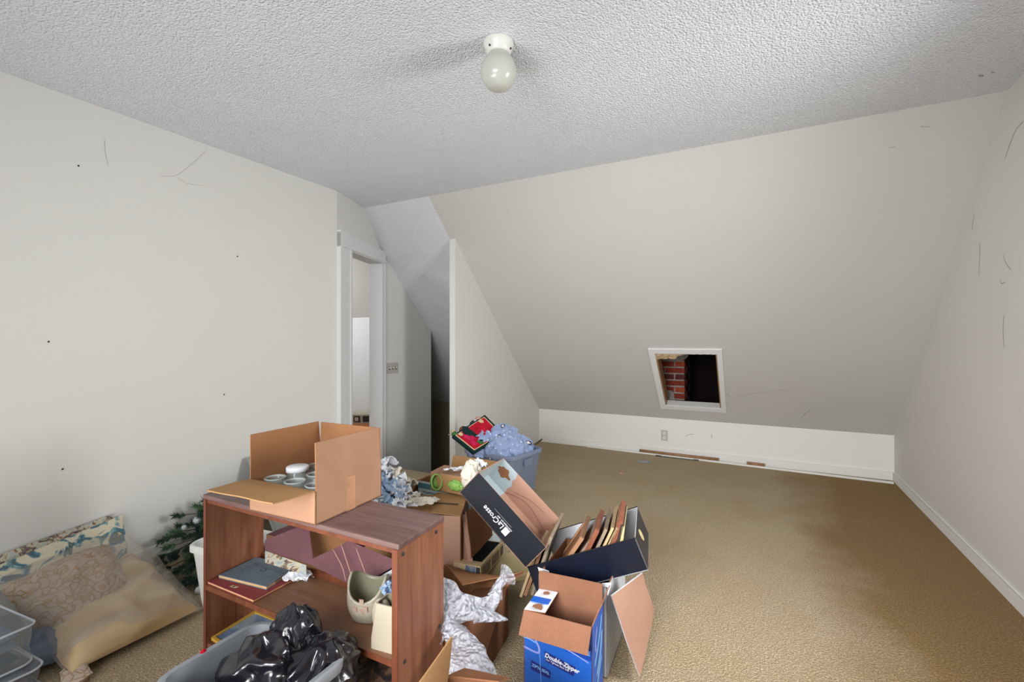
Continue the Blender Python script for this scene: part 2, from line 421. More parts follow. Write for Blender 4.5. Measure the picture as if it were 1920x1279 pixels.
def rrect(hx, hy, r, z, n=6):
    out = []
    for cx, cy, a0 in ((hx - r, hy - r, 0), (-hx + r, hy - r, 90), (-hx + r, -hy + r, 180), (hx - r, -hy + r, 270)):
        for i in range(n + 1):
            a = math.radians(a0 + 90 * i / n); out.append(V((cx + r * math.cos(a), cy + r * math.sin(a), z)))
    return out
def tub(root, c, yaw, hx, hy, H, mat, taper=0.85, lip=0.018, rr=0.05, name='tub_body', t=0.004, ribs=True):
    T = Matrix.Translation(V(c)) @ Matrix.Rotation(yaw, 4, 'Z')
    R = [rrect(hx * taper - 0.01, hy * taper - 0.01, rr, 0), rrect(hx * taper, hy * taper, rr, 0.012)]
    for k in range(1, 6):
        q = k / 6; R.append(rrect(hx * (taper + (1 - taper) * q) , hy * (taper + (1 - taper) * q), rr, H * q * 0.93))
    R += [rrect(hx, hy, rr, H - 0.035), rrect(hx + lip, hy + lip, rr + lip, H - 0.03), rrect(hx + lip, hy + lip, rr + lip, H - 0.006), rrect(hx + lip - 0.006, hy + lip - 0.006, rr + lip, H),
          rrect(hx - t, hy - t, rr, H - 0.002), rrect(hx - t * 2, hy - t * 2, rr, H - 0.03), rrect(hx * taper - t, hy * taper - t, rr, 0.012)]
    g = G(); g.rings([[T @ p for p in r] for r in R]); o = g.build(name, mat, root, True)
    md = o.modifiers.new('b', 'EDGE_SPLIT'); md.split_angle = math.radians(50)
    return T

def cushion(a, b, c, d, th, nu=36, nv=36, wr=0.01, fr=7, k=3.0, back=0.25, seed=0, ridge=False, mo=0):
    a, b, c, d = map(V, (a, b, c, d)); n = (b - a).cross(d - a).normalized(); P = []; g = G()
    for sd in (1, -back):
        for j in range(nv + 1):
            for i in range(nu + 1):
                u, v = i / nu, j / nv; p = a.lerp(b, u).lerp(d.lerp(c, u), v)
                e = max(0.0, (1 - abs(2 * u - 1) ** k)) * max(0.0, (1 - abs(2 * v - 1) ** k)); h = e ** 0.5
                q = noise.noise(p * fr + V((seed, 3, 1)))
                if ridge: q = 1 - 2 * abs(q) + 0.5 * noise.noise(p * fr * 2.7)
                inp = (noise.noise(p * 9 + V((0, seed, 0))) * 0.012) 
                P.append(p + n * sd * (th * h + wr * q * min(1, e * 4)) + (b - a).normalized() * inp * (1 if sd > 0 else 1))
    W = nu + 1; N = W * (nv + 1); F = []
    for j in range(nv):
        for i in range(nu):
            q = j * W + i; F.append((q, q + 1, q + W + 1, q + W)); q += N; F.append((q + W, q + W + 1, q + 1, q))
    g.add(P, F, mo); return g

def ico(sub=4):
    import bmesh
    bm = bmesh.new(); bmesh.ops.create_icosphere(bm, subdivisions=sub, radius=1)
    vs = [v.co.copy() for v in bm.verts]; fs = [[v.index for v in f.verts] for f in bm.faces]; bm.free(); return vs, fs
ICO = {k: ico(k) for k in (2, 3, 4, 5, 6)}
def blob(c, rad, sub=4, amp=0.3, fr=2.0, seed=0, ridge=True, T=None, flat=None, mi=0):
    vs, fs = ICO[sub]; P = []; c = V(c)
    for v in vs:
        q = v * fr + V((seed * 3.1, seed * 1.7, seed))
        n = noise.noise(q); n2 = noise.noise(q * 2.3 + V((5, 5, 5)))
        s_ = (1 - 2.2 * abs(n)) * 0.65 + (1 - 2.2 * abs(n2)) * 0.35 if ridge else n + 0.5 * n2
        p = v * (1 + amp * s_); p = V((p.x * rad[0], p.y * rad[1], p.z * rad[2]))
        if flat is not None: p.z = max(p.z, flat * rad[2])
        if T: p = T @ p
        P.append(c + p)
    g = G(); g.add(P, fs, mi); return g

def crumple(c, sx, sy, amp, seed, n=14, yaw=0.0, tilt=0.0, tl2=0.0):
    """a crumpled sheet of thin paper, two-sided by a small thickness"""
    rd = random.Random(seed); g = G(); P = []; R = rmat(yaw, tilt, tl2)
    for sd in (0, 1):
        for j in range(n + 1):
            for i in range(n + 1):
                x = (i / n - .5) * sx; y = (j / n - .5) * sy; q = V((x, y, seed * 1.3)) * (5.5 / max(sx, sy))
                q = q * 0.55; h = (1 - 2 * abs(noise.noise(q))) * amp * 1.3 + amp * 0.35 * (1 - 2 * abs(noise.noise(q * 2.7)))
                sh = 1 - 0.25 * abs(noise.noise(q * 0.8 + V((3, 3, 3))))
                ex = 0.10 * noise.noise(V((i * .7, j * .7, seed + 9)))
                P.append(V(c) + R @ V((x * sh + ex * sx * 0.6, y * sh + ex * sy * 0.6, h - 0.001 * sd)))
    W = n + 1; N = W * W
    F = []
    for j in range(n):
        for i in range(n):
            q = j * W + i; F.append((q, q + 1, q + W + 1, q + W)); q += N; F.append((q + W, q + W + 1, q + 1, q))
    g.add(P, F); return g

def text(s_, size, o, xd, yd, mat, parent, name='lettering', off=0.0006, ex=0.0003, shear=0.0, align='LEFT', bold=0.0):
    cu = bpy.data.curves.new('t', 'FONT'); cu.body = s_; cu.size = size; cu.extrude = ex; cu.shear = shear; cu.align_x = align; cu.offset = bold; cu.resolution_u = 2
    to = bpy.data.objects.new('t', cu); me0 = bpy.data.meshes.new_from_object(to)
    xd, yd = V(xd).normalized(), V(yd).normalized(); n = xd.cross(yd).normalized()
    g = G(); g.add([V(o) + xd * v.co.x + yd * v.co.y + n * (v.co.z + off) for v in me0.vertices], [list(p.vertices) for p in me0.polygons])
    bpy.data.objects.remove(to); bpy.data.curves.remove(cu); bpy.data.meshes.remove(me0)
    return g.build(name, mat, parent)
def ribbon(pts, wd, n, off=0.0006):
    """thin flat line lying on a surface of normal n"""
    g = G(); n = V(n).normalized(); pts = [V(p) for p in pts]; L = []; 
    for k, p in enumerate(pts):
        d = (pts[min(k + 1, len(pts) - 1)] - pts[max(k - 1, 0)]).normalized(); a = d.cross(n) * wd * 0.5 * (0.4 if k in (0, len(pts) - 1) else 1)
        L.append((p + a + n * off, p - a + n * off))
    P = [q for l in L for q in l]
    g.add(P, [(2 * k, 2 * k + 1, 2 * k + 3, 2 * k + 2) for k in range(len(pts) - 1)]); return g
def disc(c, r, n, k=12, off=0.0006, irr=0.0, th=0.0006, el=1.0, seed=0):
    n = V(n).normalized(); a = n.orthogonal().normalized(); b = n.cross(a); rd = random.Random(seed)
    rr = [r * (1 + irr * (rd.random() - .5)) for _ in range(k)]
    g = G(); R = []
    for o_ in (0, off + th): R.append([V(c) + n * o_ + a * rr[i] * math.cos(2 * PI * i / k) + b * el * rr[i] * math.sin(2 * PI * i / k) for i in range(k)])
    g.rings(R); return g

# ------------------------------------------------------------------ the room
XLW, XRW, YF, YK, ZK, ZC, XW = -3.047, 1.0754, 3.148, 5.285, 0.403, 2.477, -2.417
SD = V((0, YK - YF, ZK - ZC)); SLEN = SD.length; SD.normalize(); SN = V((0, SD.z, -SD.y))   # down the slope; out of it into the room
def slope_z(y): return ZC + (y - YF) * (ZK - ZC) / (YK - YF)
def SP(x, y, off=0.0): return V((x, y, slope_z(y))) + SN * off
def struct(name, g, mats, parent=None, smooth=False):
    o = g.build(name, mats, parent, smooth)
    if parent is None: o['kind'] = 'structure'
    return o
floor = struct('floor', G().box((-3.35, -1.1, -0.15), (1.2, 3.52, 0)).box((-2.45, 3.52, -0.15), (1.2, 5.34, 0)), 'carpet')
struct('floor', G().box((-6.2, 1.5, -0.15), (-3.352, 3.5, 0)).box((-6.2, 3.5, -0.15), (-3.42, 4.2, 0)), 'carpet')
ceiling = struct('ceiling', G().box((-6.2, -1.1, ZC), (1.2, YF, ZC + 0.12)), 'pop')
def slab(g, x0, x1, y0, y1, mi=0):
    g.panel(SP(x0, y0), SP(x0, y1), SP(x1, y1), SP(x1, y0), 0.06, mi); return g
struct('ceiling', slab(slab(G(), -3.43, -2.47, YF - 0.02, YK + 0.02), -4.42, -3.43, 4.2, YK + 0.02), 'pop')
HX0, HX1, HY0, HY1 = -0.866, -0.328, 4.525, 5.105
g = G()
slab(g, -2.47, HX0, YF, YK); slab(g, HX1, 1.2, YF, YK); slab(g, HX0, HX1, YF, HY0); slab(g, HX0, HX1, HY1, YK)
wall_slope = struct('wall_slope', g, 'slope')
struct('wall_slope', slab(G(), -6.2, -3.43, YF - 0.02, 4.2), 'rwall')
wall_left = struct('wall_left', G().box((-3.17, -1.1, -0.1), (XLW, 2.688, 2.52)), 'wall')
wall_right = struct('wall_right', G().box((XRW, -1.1, -0.1), (1.22, 1.28, 2.55)).box((XRW, 2.12, -0.1), (1.22, 5.4, 2.55))
                    .box((XRW, 1.28, -0.1), (1.22, 2.12, 0.92)).box((XRW, 1.28, 2.08), (1.22, 2.12, 2.55)), 'rwall')
struct('wall_back', G().box((-3.17, -1.15, -0.1), (-1.75, -1.0, 2.55)).box((0.35, -1.15, -0.1), (1.22, -1.0, 2.55))
       .box((-1.75, -1.15, -0.1), (0.35, -1.0, 0.85)).box((-1.75, -1.15, 2.2), (0.35, -1.0, 2.55)), 'wall')
wall_far = struct('wall_far', G().box((-2.45, YK, -0.1), (1.2, YK + 0.06, ZK + 0.01)), 'knee')
# angled wall with the doorway, then the wall with the light switch
p0 = V((XLW, 2.688, 0)); p1 = V((-3.33, 3.5, 0)); E = (p1 - p0).normalized(); NW = V((E.y, -E.x, 0))
TW = Matrix(((E.x, -NW.x, 0, p0.x), (E.y, -NW.y, 0, p0.y), (0, 0, 1, 0), (0, 0, 0, 1)))   # x along wall, y into the wall
LW = (p1 - p0).length
DS0, DS1, DH = 0.185, 0.822, 2.03
wall_door = struct('wall_door', G().box((-0.0, 0, -0.1), (DS0, 0.10, 2.52), T=TW).box((DS1, 0, -0.3), (LW + 0.01, 0.10, 2.52), T=TW).box((DS0, 0, DH), (DS1, 0.10, 2.52), T=TW)
                   .box((-3.44, 3.47, -1.8), (-3.33, 4.29, 2.3)), 'wall')
door_1 = tag(G().box((0.0, -0.035, 0), (DS0 + 0.0, 0, DH + 0.13), T=TW).build('door_1', 'white'), kind='structure')
G().box((DS1, -0.03, 0), (DS1 + 0.055, 0, DH + 0.0), T=TW).build('door_casing', 'white', door_1)
G().box((0.0, -0.036, DH), (DS1 + 0.055, 0, DH + 0.115), T=TW).box((0, -0.045, DH - 0.004), (DS1 + 0.058, 0, DH + 0.008), T=TW).build('door_head', 'white', door_1)
G().box((DS0 - 0.001, -0.033, 0), (DS0 + 0.012, 0.11, DH), T=TW).box((DS1 - 0.012, -0.028, 0), (DS1 + 0.001, 0.11, DH), T=TW).box((DS0, -0.03, DH - 0.014), (DS1, 0.11, DH + 0.001), T=TW).build('door_jamb', 'white', door_1)
G().box((DS0 - 0.03, -0.042, 0), (DS0 - 0.016, -0.034, DH), T=TW).box((DS1 + 0.035, -0.037, 0), (DS1 + 0.05, -0.028, DH), T=TW).build('casing_bead', 'white', door_1)
# next room
struct('wall_next_room', G().box((-6.2, 4.12, -0.1), (-3.44, 4.2, 1.54)), 'white')
struct('wall_next_room', G().box((-6.3, 1.4, -0.1), (-6.2, 4.3, 2.6)).box((-6.3, 1.3, -0.1), (-3.1, 1.4, 2.6)), 'wall')
# stairwell behind
struct('wall_stairwell', G().box((-4.4, YK, -2.0), (-2.45, YK + 0.06, ZK + 0.01)).box((-4.4, 4.19, -2.0), (-4.3, 5.34, 1.6)).box((-4.4, 4.2, -2.0), (-3.44, 4.29, 1.6)), 'olive')
struct('wall_stairwell', G().box((-3.44, 3.42, -1.9), (-2.417, 3.52, -0.002)), 'olive')
def prism(x0, x1, prof):
    g = G(); n = len(prof); g.add([(x0, y, z) for y, z in prof] + [(x1, y, z) for y, z in prof],
        [tuple(range(n - 1, -1, -1)), tuple(range(n, 2 * n))] + [(i, (i + 1) % n, (i + 1) % n + n, i + n) for i in range(n)]); return g
wall_wing = struct('wall_wing', prism(-2.477, XW, [(3.462, 0), (3.462, slope_z(3.462)), (YK, ZK), (YK, -1.9), (3.52, -1.9), (3.52, 0)]), 'wall')
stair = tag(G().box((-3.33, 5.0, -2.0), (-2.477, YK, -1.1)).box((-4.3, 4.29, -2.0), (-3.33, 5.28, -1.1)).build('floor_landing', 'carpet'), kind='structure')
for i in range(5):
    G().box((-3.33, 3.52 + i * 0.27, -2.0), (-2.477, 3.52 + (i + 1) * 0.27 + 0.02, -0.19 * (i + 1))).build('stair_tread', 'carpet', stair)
# baseboards
struct('baseboard_right', G().box((XRW - 0.014, -1.0, 0), (XRW, YK, 0.072)).box((XRW - 0.016, -1.0, 0.069), (XRW - 0.012, YK, 0.072)), 'knee')
struct('baseboard_far', G().box((XW, YK - 0.013, 0), (XRW, YK, 0.075)), 'knee')
struct('baseboard_left', G().box((XLW, -1.0, 0), (XLW + 0.013, 2.68, 0.08)), 'knee')
struct('trim_2', G().box((XW, YK - 0.004, ZK - 0.012), (XRW, YK + 0.001, ZK + 0.002)), 'knee')
# window beside the camera, and one added behind it to carry fill light
for nm, T, wx, wz in (('window_1', Matrix(((0, 1, 0, 1.10), (1, 0, 0, 1.70), (0, 0, 1, 1.5), (0, 0, 0, 1))), 0.42, 0.58), ('fill_window', Matrix(((1, 0, 0, -0.7), (0, 1, 0, -1.07), (0, 0, 1, 1.525), (0, 0, 0, 1))), 1.05, 0.675)):
    wo = G().box((-wx - 0.06, -0.05, -wz - 0.02), (wx + 0.06, 0.03, -wz + 0.03), T=T).box((-wx - 0.06, -0.04, wz - 0.03), (wx + 0.06, 0.03, wz + 0.04), T=T).build(nm, 'white'); wo['kind'] = 'structure'
    for sx in (-1, 1): G().box((sx * wx - 0.03, -0.04, -wz), (sx * wx + 0.03, 0.03, wz), T=T).build('window_frame', 'white', wo)
    G().box((-wx, -0.01, -0.02), (wx, 0.015, 0.02), T=T).build('meeting_rail', 'white', wo)

# nail holes and scuffs on the walls
for p in ((-3.0460, 1.0515, 2.1385), (-3.0460, 1.8649, 1.8097), (-3.0460, 1.7780, 0.9046), (-3.0460, 0.9393, 1.2464), (-3.0460, 0.9902, 0.6149), (-3.0460, 2.2929, 2.8375)):
    if p[2] < 2.45: disc(p, 0.0045, (1, 0, 0), 8, 0.0005, 0.5).build('nail_hole', 'slot', wall_left)
for pts in ([(-3.0465, 1.4100, 2.1998), (-3.0465, 1.4986, 2.2308), (-3.0465, 1.5866, 2.3299), (-3.0465, 1.6733, 2.4459)], [(-3.0465, 1.4986, 2.2213), (-3.0465, 1.5627, 2.2026), (-3.0465, 1.6638, 2.2163)], [(-3.0465, 1.1583, 2.3148), (-3.0465, 1.1605, 2.2510), (-3.0465, 1.1742, 2.1795)]):
    ribbon(interp(pts, 10), 0.0016, (1, 0, 0)).build('scratch', 'gap', wall_left)
for pts in ([(1.0752, 2.9807, 2.2584), (1.0752, 3.0607, 2.2465), (1.0752, 3.1352, 2.1827), (1.0752, 3.1685, 2.1473)], [(1.0752, 3.1855, 1.6812), (1.0752, 3.1629, 1.6407), (1.0752, 3.1027, 1.5905)], [(1.0752, 3.4628, 1.7944), (1.0752, 3.4628, 1.7064), (1.0752, 3.4769, 1.6054)],
            [(1.0752, 3.2143, 1.5626), (1.0752, 3.2027, 1.5372), (1.0752, 3.1573, 1.5401)], [(1.0752, 3.1742, 1.3836), (1.0752, 3.1855, 1.3046), (1.0752, 3.1742, 1.2120)], [(1.0752, 3.5343, 1.9611), (1.0752, 3.5564, 1.9240), (1.0752, 3.5638, 1.8832)]):
    ribbon(interp(pts, 8), 0.0045, (-1, 0, 0)).build('scuff_mark', 'gap', wall_right)
for pts in ([(-0.1911, 4.9708, 0.7079), (-0.1076, 4.9360, 0.7417), (0.0348, 4.9044, 0.7724), (0.1541, 4.8695, 0.8063), (0.2457, 4.8643, 0.8113)], [(0.3368, 5.1953, 0.4900), (0.3940, 5.0989, 0.5836), (0.4423, 5.0306, 0.6499)], [(-0.2729, 4.9285, 0.7490), (-0.2419, 4.9622, 0.7163)], [(0.7653, 3.2260, 2.4013), (0.8115, 3.2354, 2.3922)], [(0.6451, 3.2940, 2.3353), (0.6781, 3.2944, 2.3349)], [(0.3668, 5.1313, 0.5522), (0.4055, 5.0861, 0.5961), (0.4662, 5.0692, 0.6124)]):
    ribbon(interp(pts, 8), 0.004, SN, 0.0012).build('crack', 'gap', wall_slope)
for pts in ([(-0.6994, 5.2845, 0.2213), (-0.6562, 5.2845, 0.2483), (-0.6027, 5.2845, 0.2590)], [(-0.4350, 5.2845, 0.2747), (-0.4350, 5.2845, 0.2524), (-0.4299, 5.2845, 0.2249)]):
    ribbon(interp(pts, 6), 0.006 if pts[0][0] > -0.5 else 0.004, (0, -1, 0)).build('smudge', 'gap', wall_far)
for p, r in (((-3.1079, 3.1768, 2.4760), 0.012), ((0.9097, 2.9124, 2.4760), 0.014), ((0.9462, 2.9027, 2.4760), 0.009)):
    disc(p, r, (0, 0, -1), 8, 0.001, 0.8, el=0.4).build('ceiling_scuff', 'gap', ceiling)

# attic behind the hatch, chimney
struct('wall_attic', G().box((-2.5, 6.3, 0), (1.2, 6.4, 2.6)).box((-2.55, 5.34, 0), (-2.45, 6.4, 2.6)).box((1.2, 3.2, -0.1), (1.3, 6.4, 2.7)).box((-2.55, 3.2, 2.61), (1.3, 6.4, 2.7)).box((-2.5, 5.35, -0.1), (1.2, 6.4, 0.0)), 'dark')
struct('wall_attic', prism(-2.54, -2.47, [(3.2, slope_z(3.2) + 0.07), (3.2, 2.65), (5.4, 2.65), (5.4, slope_z(5.4) + 0.07)]), 'dark')
ch = thing('brick_chimney', 'red brick chimney with grey mortar seen through the small wall hatch', 'chimney', (-1.0, 5.40, 0))
G().box((-1.25, 5.408, 0.0), (-0.722, 5.9, 2.6)).build('mortar', 'mortar', ch)
rb = random.Random(3); zz = 0.33; row = 0
while zz < 1.28:
    off = 0.105 if row % 2 else 0.0
    x = -0.715 - off
    edges = [(-0.715, -0.715 - (0.10 if row % 2 else 0.205))]
    while edges[-1][1] > -1.2: a = edges[-1][1] - 0.014; edges.append((a, max(a - 0.2, -1.24)))
    for k, (b, a) in enumerate(edges[:3]):
        if b - a < 0.03: continue
        j = rb.uniform(-0.003, 0.003)
        g = G().box((a, 5.400 + j, zz + rb.uniform(0, .002)), (b, 5.45, zz + 0.056))
        g.build('brick', 'brick%d' % rb.choice((1, 1, 2, 3)), ch)
    # side face brick
    y = 5.452 + (0.11 if row % 2 == 0 else 0.0)
    G().box((-0.74, y + 0.012, zz), (-0.713, min(y + 0.2, 5.89), zz + 0.056)).build('brick', 'brick3', ch)
    zz += 0.0705; row += 1
g = blob((-0.85, 5.40, 1.14), (0.16, 0.02, 0.10), 3, 0.3, 2, 4); g.build('mortar_patch', 'mortar', ch)
blob((-0.90, 5.395, 0.60), (0.07, 0.018, 0.09), 3, 0.3, 2, 8).build('mortar_patch', 'mortar', ch)
# hatch frame on the slope
fr = bpy.data.objects.new('trim_1', None); COL.objects.link(fr); fr.location = (-0.6, 4.8, slope_z(4.8)); fr['kind'] = 'structure'; ORG[fr.name] = V(fr.location)
def on_slope(g, x0, y0, x1, y1, x2, y2, x3, y3, th):
    g.panel(SP(x0, y0, th), SP(x1, y1, th), SP(x2, y2, th), SP(x3, y3, th), th); return g
a, b = 0.055, 0.042
OX0, OX1, OY0, OY1 = HX0 - a, HX1 + a - 0.01, HY0 - b, HY1 + b
for q in ((OX0, OY0, OX1, OY0, HX1, HY0, HX0, HY0), (HX0, HY1, HX1, HY1, OX1, OY1, OX0, OY1), (OX0, OY0, HX0, HY0, HX0, HY1, OX0, OY1), (HX1, HY0, OX1, OY0, OX1, OY1, HX1, HY1)):
    pts = [(q[i], q[i + 1]) for i in range(0, 8, 2)]
    pts = pts[::-1]
    on_slope(G(), *[c for p in pts for c in p], 0.016).build('casing_board', 'white', fr)
g = G()
for x0, x1, y0, y1 in ((HX0 + .0005, HX0 + 0.012, HY0, HY1), (HX1 - 0.012, HX1 - .0005, HY0, HY1)):
    g.panel(SP(x0, y0, 0.001), SP(x0, y1, 0.001), SP(x1, y1, 0.001), SP(x1, y0, 0.001), 0.12)
g.build('hatch_lining', 'wood_rod', fr)
g = G(); rd = random.Random(5)
for i in range(9):
    q = i / 8; x = HX0 + 0.02 + 0.5 * q
    big = 1.0 if q < 0.3 else (0.25 if q > 0.42 else 0.5)
    c = SP(x, HY0 + 0.018 * big + 0.006, -0.03)
    b_ = blob(c, (0.045, 0.025, 0.035 * big + 0.012), 3, 0.5, 2.2, i + 2); g.add(b_.v, b_.f)
tag(g.build('torn_insulation', 'insul'), 'ragged pinkish torn insulation hanging from the top edge of the wall hatch', 'insulation', kind='stuff')

# ------------------------------------------------------------------ fixtures
lc = V((-0.942, 1.659, ZC))
lamp = thing('ceiling_lamp', 'white porcelain ceiling light with egg shaped milk glass globe', 'lamp', lc)
G().lathe([(0.060, 0.0), (0.062, -0.004), (0.062, -0.012), (0.058, -0.024), (0.050, -0.040), (0.046, -0.052), (0.040, -0.052)], lc, 48).build('lamp_base', 'porc', lamp, True)
prof = []
for i in range(25):
    t = i / 24; z = -0.044 - 0.15 * t; r = 0.0735 * (max(0.0, 1 - abs((t - 0.52) / 0.52) ** 2.2)) ** 0.5 if t > 0.52 else 0.036 + (0.0735 - 0.036) * math.sin(t / 0.52 * PI / 2)
    prof.append((max(r, 0.001), z))
G().lathe(prof, lc, 48).build('glass_globe', 'globe', lamp, True)
for ang in (-120, -10, 110):
    a = math.radians(ang) + 0.3; c = lc + V((0.0515 * math.cos(a), 0.0515 * math.sin(a), -0.037))
    disc(c, 0.0042, V((math.cos(a), math.sin(a), -0.35)), 10, 0.001, th=0.003).build('screw', 'slot', lamp)

sw = thing('light_switch', 'three toggle light switch plate on the wall right of the doorway', 'switch', (-3.33, 3.65, 0.97))
g = G().box((-3.33, 3.567, 0.915), (-3.325, 3.733, 1.028)); g.box((-3.33, 3.572, 0.92), (-3.3235, 3.728, 1.023)); g.build('plate', 'plate', sw)
for i in range(3):
    y = 3.65 + (i - 1) * 0.046
    t = G().box((-3.3265, y - 0.008, 0.955), (-3.3225, y + 0.008, 0.987)).build('toggle_slot', 'slot', sw)
    G().box((-3.324, y - 0.005, 0.968), (-3.312, y + 0.005, 0.984)).build('toggle', 'gloss_white', sw)
ol = thing('wall_outlet', 'beige duplex wall outlet low on the white knee wall', 'outlet', (-0.91, YK, 0.215))
G().box((-0.945, YK - 0.005, 0.158), (-0.875, YK, 0.272)).box((-0.942, YK - 0.0065, 0.161), (-0.878, YK, 0.269)).build('plate', 'plate', ol)
for z in (0.19, 0.24):
    r = G().lathe([(0.016, 0), (0.0165, 0.003)], (0, 0, 0), 16, T=Matrix.Translation((-0.91, YK - 0.006, z)) @ Matrix.Rotation(PI / 2, 4, 'X')).build('receptacle', 'gloss_white', ol)
    G().box((-0.917, YK - 0.0098, z - 0.003), (-0.914, YK - 0.0088, z + 0.007)).box((-0.906, YK - 0.0098, z - 0.003), (-0.903, YK - 0.0088, z + 0.007)).box((-0.912, YK - 0.0098, z - 0.010), (-0.908, YK - 0.0088, z - 0.006)).build('slot', 'slot', r)

g = G().box((0, -0.011, 0), (2.84, 0.011, 0.017), T=Matrix.Translation((-1.793, 5.262, 0)) @ Matrix.Rotation(-0.0368, 4, 'Z'))
g.org = (-1.79, 5.26, 0); tag(g.build('trim_strip', 'gloss_white'), 'long loose white trim strip lying on the carpet along the knee wall', 'trim')
g = G().tube([(-1.17, 5.245, 0.030), (-0.8, 5.235, 0.029), (-0.36, 5.225, 0.030)], 0.0145, 10); g.org = (-0.76, 5.235, 0.015)
tag(g.build('wooden_rod', 'wood_rod', None, True), 'long brown wooden rod lying on the white trim strip by the knee wall', 'rod')
g = G().tube([(-0.103, 5.215, 0.028), (0.055, 5.205, 0.028)], 0.0145, 10); g.org = (-0.02, 5.21, 0.015)
tag(g.build('wooden_dowel', 'wood_mid', None, True), 'short cut piece of brown wooden rod lying on the trim strip', 'rod')
g = G().box((-0.965, 5.178, 0.0), (-0.56, 5.192, 0.008)).box((-0.985, 5.172, 0.0), (-0.93, 5.196, 0.012)).box((-0.60, 5.174, 0.0), (-0.55, 5.195, 0.012))
g.org = (-0.77, 5.185, 0); tag(g.build('metal_strip', 'metal_dk'), 'tarnished metal strip with wider ends in front of the wooden rod', 'hardware')
g = blob((-1.045, 4.868, 0.006), (0.065, 0.022, 0.012), 3, 0.25, 1.5, 3); g.org = (-1.045, 4.868, 0)
tag(g.build('plastic_scrap', 'tub_grey'), 'small grey plastic scrap on the carpet before the hatch wall', 'scrap')
g = blob((-1.14, 4.35, 0.004), (0.02, 0.012, 0.008), 2, 0.3, 1.5, 9); g.org = (-1.14, 4.35, 0)
tag(g.build('lint_scrap', 'card_pink'), 'tiny pink lint scrap on the open carpet nearer than the grey scrap', 'scrap')

# in the next room
dk = thing('low_wooden_chest', 'low orange brown wooden chest seen through the doorway', 'chest', (-4.0, 3.85, 0))
G().box((-4.25, 3.6, 0.30), (-3.6, 4.1, 0.325)).build('top', 'orange_wood', dk)
G().box((-4.23, 3.62, 0.0), (-3.62, 4.08, 0.30)).build('body', 'orange_wood', dk)
G().box((-4.20, 3.612, 0.04), (-3.65, 3.622, 0.27)).build('front_panel', 'orange_wood', dk)
rdx = thing('beige_radio', 'small beige radio with dark dials on the chest beyond the doorway', 'radio', (-4.0, 3.85, 0.325))
T = Matrix.Translation((-4.02, 3.86, 0.325)) @ Matrix.Rotation(0.55, 4, 'Z')
g = G(); g.rings([[T @ p for p in rrect(0.17, 0.09, 0.02, 0.0)], [T @ p for p in rrect(0.17, 0.09, 0.02, 0.10)], [T @ p for p in rrect(0.15, 0.07, 0.02, 0.125)]]); g.build('case', 'beige_plastic', rdx)
for x in (-0.10, 0.0, 0.10): G().box((x - 0.035, -0.096, 0.02), (x + 0.035, -0.088, 0.085), T=T).build('dial', 'slot', rdx)
G().box((-0.02, -0.1, 0.03), (0.02, -0.094, 0.07), T=T).build('face', 'plate', rdx)

# ------------------------------------------------------------------ cherry bookcase and what stands on it
FL, FR, BR = V((-1.9220, 1.0397, 0.6500)), V((-0.9358, 1.0512, 0.6500)), V((-0.9521, 1.3025, 0.6500))
BL = FL + (BR - FR); ex = (FR - FL); ey = (BR - FR)
def SH(u, v, z): q = FL + ex * u + ey * v; return V((q.x, q.y, z))
def slabq(g, u0, u1, v0, v1, z0, z1, mi=0):
    P = [SH(u0, v0, z0), SH(u1, v0, z0), SH(u1, v1, z0), SH(u0, v1, z0), SH(u0, v0, z1), SH(u1, v0, z1), SH(u1, v1, z1), SH(u0, v1, z1)]
    return g.add(P, [(3, 2, 1, 0), (4, 5, 6, 7), (0, 1, 5, 4), (1, 2, 6, 5), (2, 3, 7, 6), (3, 0, 4, 7)], mi)
bc = thing('bookcase', 'low open backed cherry bookcase with worn top and one middle shelf', 'bookcase', SH(0, 0, 0))
top = slabq(G(), 0, 1, 0, 1, 0.632, 0.65).build('top_board', 'cherry_top', bc)
bv = top.modifiers.new('b', 'BEVEL'); bv.width = 0.004; bv.segments = 2
slabq(G(), 0.006, 0.992, 0.02, 0.04, 0.618, 0.6325).build('front_rail', 'cherry_dk', bc)
TP = 0.021
for u0, u1 in ((0.004, TP), (0.995 - TP, 0.996)):
    s_ = slabq(G(), u0, u1, 0.012, 0.995, 0.0, 0.632).build('side_panel', 'cherry', bc)
    slabq(G(), u0, u1, 0.002, 0.012, 0.0, 0.632).build('front_edge', 'cherry_dk', s_)
ms = slabq(G(), TP, 0.995 - TP, 0.01, 0.965, 0.282, 0.30).build('shelf', 'shelfwood', bc)
slabq(G(), TP, 0.995 - TP, 0.0, 0.011, 0.281, 0.3005).build('shelf_edge', 'cherry_dk', ms)
slabq(G(), TP, 0.995 - TP, 0.955, 0.985, 0.30, 0.326).build('rear_rail', 'cherry_dk', bc)
slabq(G(), TP, 0.995 - TP, 0.03, 0.985, 0.05, 0.068).build('shelf', 'shelfwood', bc)
slabq(G(), TP, 0.995 - TP, 0.05, 0.09, 0.0, 0.05).build('plinth', 'cherry_dk', bc)
nr = (ex.normalized())
for v, z in ((0.10, 0.612), (0.80, 0.612), (0.13, 0.285), (0.88, 0.285)):
    disc(SH(0.996, v, z), 0.006, nr, 14, 0.001, th=0.002).build('screw', 'steel', bc)

